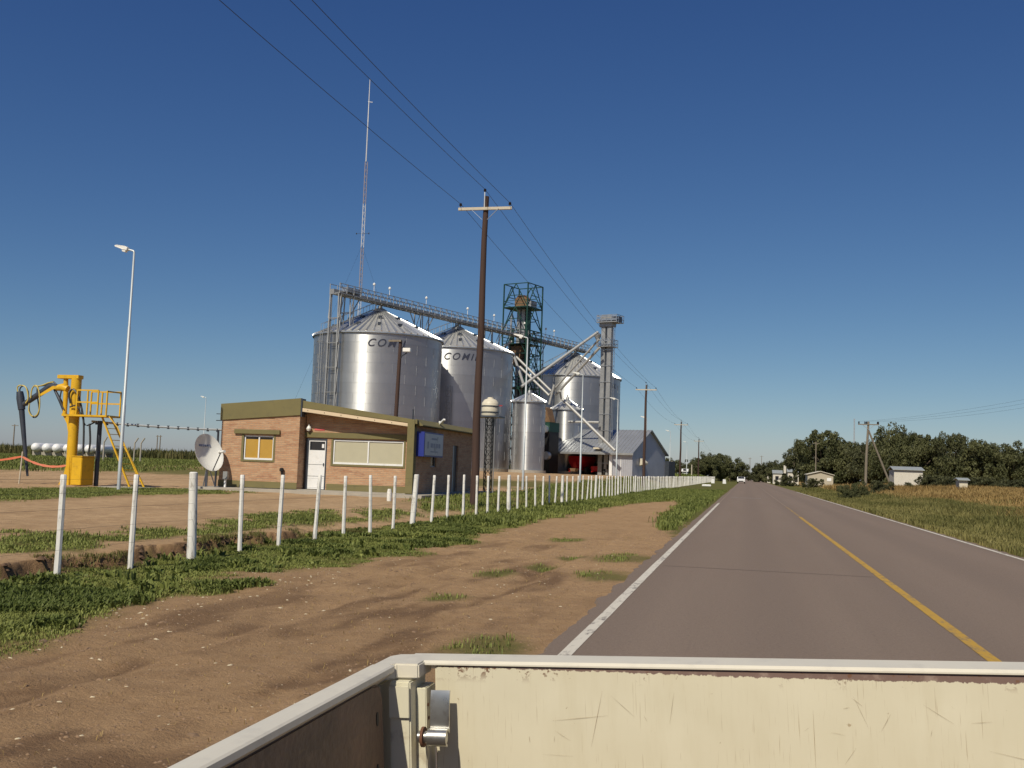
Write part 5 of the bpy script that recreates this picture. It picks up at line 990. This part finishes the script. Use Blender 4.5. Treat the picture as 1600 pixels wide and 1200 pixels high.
for px, Y, w, h, lab in ((1325, 95, 1.1, 1.7, 'green bush in the dry grass before the propped pole'), (1345, 100, 1.3, 1.8, 'green bush at the edge of the dry grass, middle one of three'), (1372, 110, 1.6, 1.9, 'widest green bush at the foot of the propped pole and its prop'), (1228, 230, 2.5, 2.6, 'dark bush beside the small pale houses'), (1270, 190, 2.0, 2.0, 'dark bush before the beige gabled shed'), (1186, 330, 4, 6.5, 'reddish brown bushy shrub at the road bend across from the fence end'), (1450, 130, 2.6, 2.4, 'grey scrubby bush at the corner of the white shed'), (1480, 150, 3.0, 2.3, 'low scrub at the foot of the dense trees'), (1540, 150, 3.0, 2.3, 'low scrub at the foot of the dense trees'), (1590, 140, 3.0, 2.3, 'low scrub at the foot of the dense trees'), (1510, 150, 3.0, 2.3, 'low scrub at the foot of the dense trees')): bush(px, Y, w, h, lab, 'bushes across the road')

# ------------------------------------------------------------------ across the road: sheds, houses, poles
def gable_shed(px0, px1, ytop, yeave, Y, D, name, label, wall, roof, door=None, chimney=None, cat='building', ridge_across=True):
    a, b = at_y(px0, yeave, Y), at_y(px1, yeave, Y); ap = at_y((px0+px1)/2, ytop, Y).z; x0, x1 = a.x, b.x; ez = (a.z+b.z)/2; zb = z1((x0+x1)/2, Y); t = thing(name, label, cat, ((x0+x1)/2, Y, zb)); hw = (x1-x0)/2; e = ez-zb; h = ap-zb
    if ridge_across:      # gable faces the camera
        MB().prism([(-hw, 0, -.1), (hw, 0, -.1), (hw, 0, e), (0, 0, h), (-hw, 0, e)], (0, D, 0)).build('wall', wall, t)
        for s in (-1, 1): MB().prism([(s*(hw+.25), -.3, e-.25*(h-e)/hw+.03), (0, -.3, h+.03), (0, -.3, h+.13), (s*(hw+.25), -.3, e-.25*(h-e)/hw+.13)], (0, D+.6, 0)).build('roof_slope', roof, t)
    else:
        MB().box(-hw, hw, 0, D, -.1, e).build('wall', wall, t)
        MB().prism([(-hw-.2, -.3, e+.02), (-hw-.2, D/2, h), (-hw-.2, D+.3, e+.02), (-hw-.2, D+.3, e+.1), (-hw-.2, D/2, h+.1), (-hw-.2, -.3, e+.1)], (2*hw+.4, 0, 0)).build('roof', roof, t)
    for (dx0, dx1, z0, z2, mt) in (door or []): MB().box(dx0, dx1, -.05, -.005, z0, z2).build('opening', mt, t)
    if chimney: MB().box(chimney-.3, chimney+.3, D*.3, D*.3+.6, e-.3, h+.9).build('chimney', wall, t)
    return t
gable_shed(1262, 1302, 737, 742, 205, 8, 'gabled_shed', 'low beige gabled shed with pale roof across the road', M['shed_beige'], M['house_white'], [(1.2, 2.0, 1.3, 1.9, M['white_paint'])])
gable_shed(1397, 1442, 730, 735, 148, 5, 'white_shed', 'plain white shed half hidden by grass below tall trees', M['house_white'], M['roof_grey'], None, ridge_across=False)
gable_shed(1208, 1222, 735, 740, 290, 6, 'small_house', 'small pale house with bluish roof across the road', M['house_white'], M['roof_grey'], [(-.6, .3, 1.2, 2.2, M['dark_glass'])], ridge_across=False)
gable_shed(1231, 1248, 733, 738, 270, 6, 'small_house', 'small pale house with a tall chimney, before the dark trees', M['house_white'], M['roof_grey'], [(-.9, -.2, 1.2, 2.2, M['dark_glass']), (.4, 1.1, 1.2, 2.2, M['dark_glass'])], chimney=-2.0, ridge_across=False)
gable_shed(1199, 1204, 740, 742, 320, 4, 'small_house', 'tiny pale hut farthest along the road', M['house_white'], M['rust_orange'], None, ridge_across=False)
gable_shed(1499, 1512, 748, 751, 120, 2, 'small_hut', 'little cream hut at the foot of the dense trees', M['cream'], M['roof_grey'], None, ridge_across=False)
gable_shed(1040, 1046, 736, 739, 230, 2, 'white_kiosk', 'small white kiosk beyond the shed by the fence', M['white_paint'], M['roof_grey'], None, ridge_across=False)
gable_shed(1066, 1074, 733, 737, 250, 3, 'white_cabin', 'white cabin with flat canopy beyond the dark utility pole', M['white_paint'], M['lamp_white'], [(-.4, .3, .9, 1.8, M['dark_glass'])], ridge_across=False)
for px, Y in ((1050, 200), (1081, 240)): q = at_y(px, 720 if px == 1050 else 726, Y); tag(MB().path([(q.x, Y, z1(q.x, Y)), (q.x, Y, q.z)], [.14, .12], 8).build('ochre_post', M['arm_wood'], smooth=True), 'plain ochre post standing beyond the shed', 'post', 'ochre posts beyond the shed')
# propped utility pole
px_, pY = 15.3, 140; rp = at_y(1357, 660, pY); zb = z1(rp.x, pY); up_ = thing('propped_utility_pole', 'weathered grey utility pole with slanting prop and insulators across the road', 'utility pole', (rp.x-.35, pY, zb)); H = rp.z-zb
MB().path([(0, 0, -.2), (.12, 0, H*.5), (.35, 0, H+.1)], [.19, .17, .13], 10).build('pole', M['grey_wood'], up_, smooth=True)
MB().path([(.36, .1, H-1.0), (3.6, 1.0, .1)], [.11, .15], 10).build('prop', M['grey_wood'], up_, smooth=True)
MB().box(-.95, 1.65, -.2, -.1, H-.35, H-.22).build('crossarm', M['grey_wood'], up_)
for s in (-1, 1): MB().beam((.35+s*.75, -.16, H-.33), (.35, -.14, H-.95), .05).build('arm_brace', M['galv_dull'], up_)
ins = []
for x in (-.85, -.1, .1, 1.45, 1.55): m = MB(); m.lathe([(.02, 0), (.09, .05), (.11, .12), (.06, .18), (.1, .24), (.02, .34)], 8, (x, -.15, H-.22)); m.build('insulator', M['insulator'], up_, smooth=True); ins.append(Vector((rp.x-.35+x, pY-.15, zb+H+.1)))
for px, yt, Y, lab in ((1275, 690, 215, 'thin dark pole before the beige gabled shed'), (1241, 700, 250, 'thin dark pole behind the small house with the chimney'), (1150+22, 715, 420, 'thin far pole at the end of the road'), (1190, 712, 420, 'thin far pole at the road end by the reddish shrub')):
    q = at_y(px, yt, Y); zb2 = z1(q.x, Y); t = thing('thin_pole', lab, 'pole', (q.x, Y, zb2)); MB().path([(0, 0, 0), (0, 0, q.z-zb2)], [.13, .09], 8).build('pole', M['grey_wood'], t, smooth=True); MB().box(-.7, .7, -.05, .05, q.z-zb2-.4, q.z-zb2-.3).build('crossarm', M['grey_wood'], t)
q = at_y(1335, 654, 260); zb2 = z1(q.x, 260); t = thing('thin_lattice_mast', 'thin reddish lattice mast rising behind the trees across the road', 'mast', (q.x, 260, zb2))
m = MB()
for x, y in ((-.12, 0), (.12, 0), (0, .2)): m.beam((x, y, 0), (x, y, q.z-zb2), .05)
for k in range(20): z = (q.z-zb2)*k/20; m.beam((-.12, 0, z), (.12, 0, z+(q.z-zb2)/20), .03)
m.build('lattice', M['mast_red'], t)
for i, dz_ in ((0, 0), (2, 0), (4, .0)):
    far_ = at_y(1720, 600 + i*4, 95); pts = span(ins[i], (far_.x, far_.y, far_.z), .5); tag(MB().path(pts, .007, 4).build('power_line', M['wire']), 'thin power line running right from the propped pole', 'power line', 'power lines across the road')

# ------------------------------------------------------------------ oncoming car far down the road
q = at_z(1158, 748.5, 0); cY = 235; car = thing('car', 'distant white car coming along the road with a headlight glint', 'car', (at_y(1158, 746, cY).x, cY, 0))
m = MB(); m.prism([(-.85, 0, .35), (-.85, 0, .85), (-.85, .9, 1.0), (-.85, 1.6, 1.45), (-.85, 3.2, 1.45), (-.85, 4.0, 1.0), (-.85, 4.2, .9), (-.85, 4.2, .35)], (1.7, 0, 0)); m.build('body', M['white_paint'], car, bevel=.06)
MB().prism([(-.72, .96, 1.04), (.72, .96, 1.04), (.66, 1.5, 1.4), (-.66, 1.5, 1.4)], (0, -.03, .03)).build('windscreen', M['dark_glass'], car)
for x in (-.6, .6): m = MB(); m.box(x-.17, x+.17, -.03, .05, .62, .8); m.build('headlight', M['lamp_white'], car)
MB().box(-.5, .5, -.03, .02, .42, .58).build('grille', M['black'], car)
for x in (-.75, .75):
    for y in (.75, 3.3): wheel(car, x, y, .32, .2)
# roadside oddments near the end of the fence
q = at_z(1104, 760, 0); tag(MB().box(q.x-.6, q.x+.6, q.y-.4, q.y+.4, 0, .28).build('white_culvert', M['white_paint'], bevel=.05), 'low white culvert block in the verge grass', 'culvert')
for px in (1132, 1114): q = at_y(px, 747, 215); tag(MB().prism([(q.x-.35, 215, z1(q.x, 215)), (q.x+.35, 215, z1(q.x, 215)), (q.x+.25, 215, .8), (q.x-.3, 215, .85)], (0, .3, 0)).build('white_marker', M['white_paint'], bevel=.03), 'white painted marker block %s' % ('beside the road end trees' if px == 1132 else 'at the very end of the white fence'), 'marker')

# ------------------------------------------------------------------ far left: gas tanks, corn, poles
for i, px in enumerate((53, 70, 86, 103, 120, 137, 154)):
    p = at_y(px, 703, 100); zb2 = z1(p.x, 100); t = thing('gas_tank', 'white horizontal gas tank in the row beyond the yellow crane', 'tank', (p.x, 100, zb2), rad(18), 'white tanks in a row')
    m = MB(); r = .5; m.lathe([(.01, 0), (r*.5, .06), (r*.86, .22), (r, .45), (r, 4.2), (r*.86, 4.45), (r*.5, 4.6), (.01, 4.65)], 24); Mx = Matrix.Translation((0, 0, 1.0)) @ Matrix.Rotation(rad(-90), 4, 'X'); m.v = [tuple(Mx @ Vector(q)) for q in m.v]; m.build('vessel', M['tank_white'], t, smooth=True)
    for y in (.8, 3.6): MB().box(-.45, .45, y, y+.2, -.1, .62).build('saddle', M['concrete'], t)
for px, a in ((209, .35), (219, .35), (104, .3), (161, .3)):
    p = at_y(px, 718, 88); zb2 = z1(p.x, 88); tag(MB().path([(p.x, 88, zb2-.1), (p.x, 88, zb2+1.8), (p.x+a, 88, zb2+2.3)], .07, 8).build('bent_fence_post', M['concrete']), 'grey concrete fence post with bent top beyond the crane', 'post', 'bent concrete posts beyond the crane')
for px, yt, Y, lab in ((23, 663, 170, 'thin far pole at the corn field left of the crane'), (248, 680, 200, 'far twin leg power pole at the corn field edge')):
    q = at_y(px, yt, Y); zb2 = z1(q.x, Y); t = thing('field_pole', lab, 'pole', (q.x, Y, zb2))
    for dx in ((-.25, .45) if px == 248 else (0,)): MB().tube((dx, 0, 0), (dx, 0, q.z-zb2), .13, .1, 8).build('pole', M['grey_wood'], t)
    MB().box(-.6, .8, -.06, .06, q.z-zb2-.3, q.z-zb2-.18).build('crossarm', M['grey_wood'], t)

# ------------------------------------------------------------------ grass, weeds, corn
M['verge_mix'] = leaf_mat('verge_mix_leaf', (0.085, 0.095, 0.022), (0.27, 0.24, 0.085))
def blades(name, pts, h, w, mat, n_per, seed, spread, lean=.5, shade_c=None, kind='stuff', label=None, leafy=0.0):
    """pts (N,3), h (N,) tuft heights: n_per bent blades each"""
    rg = np.random.default_rng(seed); N = len(pts); P = np.repeat(pts, n_per, 0); Hh = np.repeat(h, n_per)*rg.uniform(.55, 1.15, N*n_per); K = len(P)
    a = rg.uniform(0, 2*np.pi, K); P = P + np.stack([np.cos(a), np.sin(a), 0*a], 1)*(rg.uniform(0, 1, K)**.5*spread)[:, None]
    b = rg.uniform(0, 2*np.pi, K); dirv = np.stack([np.cos(b), np.sin(b), 0*b], 1); sidev = np.stack([-np.sin(b), np.cos(b), 0*b], 1)
    ln_ = rg.uniform(.1, 1, K)*lean; ww = np.broadcast_to(w, (N,)).repeat(n_per)*rg.uniform(.7, 1.3, K); up = np.array([0, 0, 1.0])
    mid = P + up*(Hh*.6)[:, None] + dirv*(Hh*ln_*.35)[:, None]; tip = P + up*(Hh*(1-.25*ln_))[:, None] + dirv*(Hh*ln_)[:, None]; P = P - up*.02
    V = np.stack([P-sidev*ww[:, None]*.5, P+sidev*ww[:, None]*.5, mid+sidev*ww[:, None]*(.5+leafy), mid-sidev*ww[:, None]*(.5+leafy), tip], 1).reshape(-1, 3); b0 = np.arange(K)*5
    F = np.stack([np.stack([b0, b0+1, b0+2], 1), np.stack([b0, b0+2, b0+3], 1), np.stack([b0+3, b0+2, b0+4], 1)], 1).reshape(-1, 3)
    sh = np.repeat(shade_c, n_per) if shade_c is not None else np.full(K, .5); sh = np.clip(sh + rg.normal(0, .16, K), 0, 1)
    o = bpy.data.objects.new(name, mesh_np(name, V, F, mat, np.repeat(sh, 3))); COL.objects.link(o); return tag(o, label, 'grass', kind=kind)
def scatter(n, x0, x1, y0, y1, seed, mask=None, thr=.5, ypow=1.0):
    rg = np.random.default_rng(seed); x = rg.uniform(x0, x1, n); y = y0+(y1-y0)*rg.uniform(0, 1, n)**ypow
    if mask is not None: g_ = mask(x, y); k = g_ > thr*rg.uniform(.5, 1.5, n); x, y = x[k], y[k]
    return np.stack([x, y, zg(x, y)], 1)
p = scatter(52000, -8.75, -5.0, 4.5, 30, 1, grass_mask, thr=.6, ypow=1.2); nz = fbm(p[:, 0]*1.2, p[:, 1]*1.2, 7, 3); clump = sst(.5, .68, nz)
nl = fbm(p[:, 0]*.5, p[:, 1]*.35, 17, 2)
blades('verge_grass', p, (.022+.045*nz+.06*clump)*(.45+.55*grass_mask(p[:, 0], p[:, 1])), .005+.008*clump, M['grass'], 6, 1, .1, 1.2, 1.0-.75*clump-.9*(nl-.35), label='green grass and leafy weeds along the white fence', leafy=.35)
p = scatter(9000, -8.75, -5.0, 4.5, 30, 31, grass_mask, thr=.35, ypow=1.1); nz = fbm(p[:, 0]*1.1, p[:, 1]*1.1, 37, 3); p = p[nz > .46]; nz = nz[nz > .46]
blades('dry_verge_grass', p, .02+.07*(nz-.4), np.full(len(p), .006), M['verge_mix'], 6, 31, .1, 1.3, np.full(len(p), .9), label='yellowed thin grass mixed into the verge')
p = scatter(9000, -8.6, -1.95, 28, 110, 2, grass_mask, ypow=1.4); nz = fbm(p[:, 0]*.8, p[:, 1]*.5, 8, 3)
blades('roadside_grass', p, .08+.2*nz, np.full(len(p), .02), M['grass'], 7, 2, .2, .8, 1.1-1.1*nz, label='green grass between the fence and the asphalt', leafy=.2)
p = scatter(4200, -5.5, -1.95, 5, 30, 3, grass_mask, thr=.45); nz = fbm(p[:, 0]*2, p[:, 1]*2, 8, 3)
blades('shoulder_tufts', p, .035+.05*nz, np.full(len(p), .008), M['grass'], 7, 3, .08, 1.0, .9-.5*nz, label='sparse low grass tufts on the dirt shoulder')
p = scatter(60000, -26, -8.8, 7, 38, 4, grass_mask, thr=.6, ypow=1.25); nz = fbm(p[:, 0]*.9, p[:, 1]*.9, 9, 3)
blades('yard_grass', p, .03+.06*nz, np.full(len(p), .011), M['grass'], 5, 4, .16, 1.0, 1.05-.8*nz, label='patchy low grass inside the yard', leafy=.2)
p = scatter(12000, -95, -40, 35, 125, 5, grass_mask); blades('meadow_grass', p, np.full(len(p), .22), np.full(len(p), .05), M['grass'], 5, 5, .5, .8, np.full(len(p), .45), label='green meadow before the corn field')
p = scatter(4000, -12.6, -8.6, 32, 120, 6, grass_mask, ypow=1.3); blades('yard_edge_grass', p, np.full(len(p), .16), np.full(len(p), .025), M['grass'], 6, 6, .2, .8, np.full(len(p), .5), label='grass strip just inside the fence')
p = scatter(26000, 5.85, 14, 10, 130, 7, ypow=1.7); nz = fbm(p[:, 0]*.6, p[:, 1]*.25, 10, 3); hh = .12+.25*nz+.3*sst(8, 12, p[:, 0])
blades('right_verge_grass', p, hh, .011+.0002*p[:, 1], M['verge_mix'], 8, 7, .2, .7, 1.25-1.2*nz, label='green verge grass across the road')
p = scatter(34000, 9.0, 60, 20, 175, 8, dry_mask, thr=.4, ypow=1.25); nz = fbm(p[:, 0]*.15, p[:, 1]*.08, 11, 3)
blades('dry_grass', p, .3+.5*nz+.45*sst(70, 130, p[:, 1]), .01+.00028*p[:, 1], M['dry_grass'], 9, 8, .55, .9, 1.25-1.2*nz, label='tall golden dry grass field across the road')
p = scatter(12000, 9.0, 50, 20, 170, 9, ypow=1.2); nz = fbm(p[:, 0]*.2, p[:, 1]*.1, 12, 3); p = p[nz > .5]; blades('tall_weeds', p, np.full(len(p), .5), .012+.0003*p[:, 1], M['verge_mix'], 9, 9, .4, .5, np.full(len(p), .4), label='tall green weeds mixed into the dry grass')
p = scatter(16000, -420, -52, 150, 270, 10); k = p[:, 0] < -52-(p[:, 1]-150)*0; p = p[k]
blades('corn_field', p, np.full(len(p), 1.75)*np.random.default_rng(4).uniform(.8, 1.15, len(p)), np.full(len(p), .16), M['corn'], 9, 10, .9, .5, np.random.default_rng(3).uniform(0, 1, len(p)), label='distant field of tall corn on the horizon')
p = scatter(2500, -55, -10, 180, 300, 12); blades('far_grass', p, np.full(len(p), .8), np.full(len(p), .2), M['grass'], 6, 12, .8, .6, np.full(len(p), .3), label='rough grass beyond the silos')
# loose stones and pale husks on the shoulder
def chips(name, p, size, mat, seed, label, flat=.5):
    rg = np.random.default_rng(seed); Vv, Ff = [], []; base = np.array([(-1, -.7, 0), (1, -.6, 0), (.9, .8, 0), (-.8, .7, 0), (-.4, -.3, 1), (.5, -.2, .9), (.3, .5, 1), (-.4, .4, .8)], float); fc = np.array([(0, 1, 5, 4), (1, 2, 6, 5), (2, 3, 7, 6), (3, 0, 4, 7), (4, 5, 6, 7)])
    N = len(p); a = rg.uniform(0, 6.28, N); s = size*rg.uniform(.4, 1.4, N)**1.5; c, sn = np.cos(a), np.sin(a); b = base[None]*rg.uniform(.7, 1.3, (N, 8, 3)); b[:, :, 1] *= rg.uniform(.3, 1, (N, 1)); b[:, :, 2] *= flat
    X = (b[:, :, 0]*c[:, None]-b[:, :, 1]*sn[:, None])*s[:, None]; Y = (b[:, :, 0]*sn[:, None]+b[:, :, 1]*c[:, None])*s[:, None]
    V = np.stack([p[:, 0:1]+X, p[:, 1:2]+Y, p[:, 2:3]+b[:, :, 2]*s[:, None]-.002], -1).reshape(-1, 3); F = (fc[None]+(np.arange(N)*8)[:, None, None]).reshape(-1, 4)
    o = bpy.data.objects.new(name, mesh_np(name, V, F, mat)); COL.objects.link(o); tag(o, label, 'debris', kind='stuff')
M['husk'] = simple('husk', (0.55, 0.47, 0.33), 0.8, var=0.15); M['stone'] = simple('stone', (0.22, 0.142, 0.085), 0.9, var=0.3)
M['dark_soil'] = simple('dark_soil', (0.12, 0.072, 0.042), 0.95, var=0.3)
def dirtm(x, y): return 1-grass_mask(x, y)
chips('loose_stones', scatter(16000, -7, -1.65, 3, 28, 21, dirtm, ypow=1.3), .011, M['stone'], 21, 'small loose stones and clods on the dirt shoulder')
chips('pale_husks', np.concatenate([scatter(550, -7, -1.95, 3, 26, 22, ypow=1.3), scatter(260, -6.6, -5.4, 6, 18, 23)]), .014, M['husk'], 22, 'pale corn husks and scraps littering the dirt', .35)
chips('clods', scatter(160, -7, -2.2, 3, 22, 24, dirtm, ypow=1.2), .03, M['stone'], 24, 'larger dark clods of soil on the shoulder', .35)
chips('gravel_edge', scatter(9000, -2.3, -1.5, 3, 34, 25, ypow=1.3), .009, M['stone'], 25, 'fine gravel along the edge of the asphalt')

rg_ = np.random.default_rng(55); yy_ = rg_.uniform(5, 21, 1500); xx_ = scarp_x(yy_)+rg_.uniform(-.06, .2, 1500)**1; chips('bank_clods', np.stack([xx_, yy_, zg(xx_, yy_)], 1), .035, M['dark_soil'], 56, 'crumbled dark soil along the eroded bank', .7)
p = scatter(480, -8.7, -5.8, 5, 30, 61, grass_mask, thr=.8); blades('leafy_weeds', p, .06+.12*np.random.default_rng(6).uniform(0, 1, len(p))**2, np.full(len(p), .016), M['grass'], 16, 61, .1, 1.1, np.random.default_rng(7).uniform(.1, .7, len(p)), label='leafy weeds sprouting in the verge by the fence', leafy=.7)
yy_ = rg_.uniform(5, 24, 5000); xx_ = scarp_x(yy_)+rg_.normal(.02, .12, 5000); k = fbm(yy_*.8, yy_*0, 63, 2) > .45; p = np.stack([xx_, yy_, zg(xx_, yy_)], 1)[k]; blades('bank_grass', p, np.full(len(p), .07), np.full(len(p), .008), M['verge_mix'], 6, 62, .08, 1.4, np.full(len(p), .45), label='thin grass hanging over the eroded bank')
p = scatter(1800, -7, -1.7, 3, 26, 64, dirtm, thr=.5); p[:, 2] += .004; blades('dry_straw', p, np.full(len(p), .03), np.full(len(p), .004), M['dry_grass'], 2, 64, .03, 3.0, np.full(len(p), .8), label='bits of dry straw on the dirt shoulder')
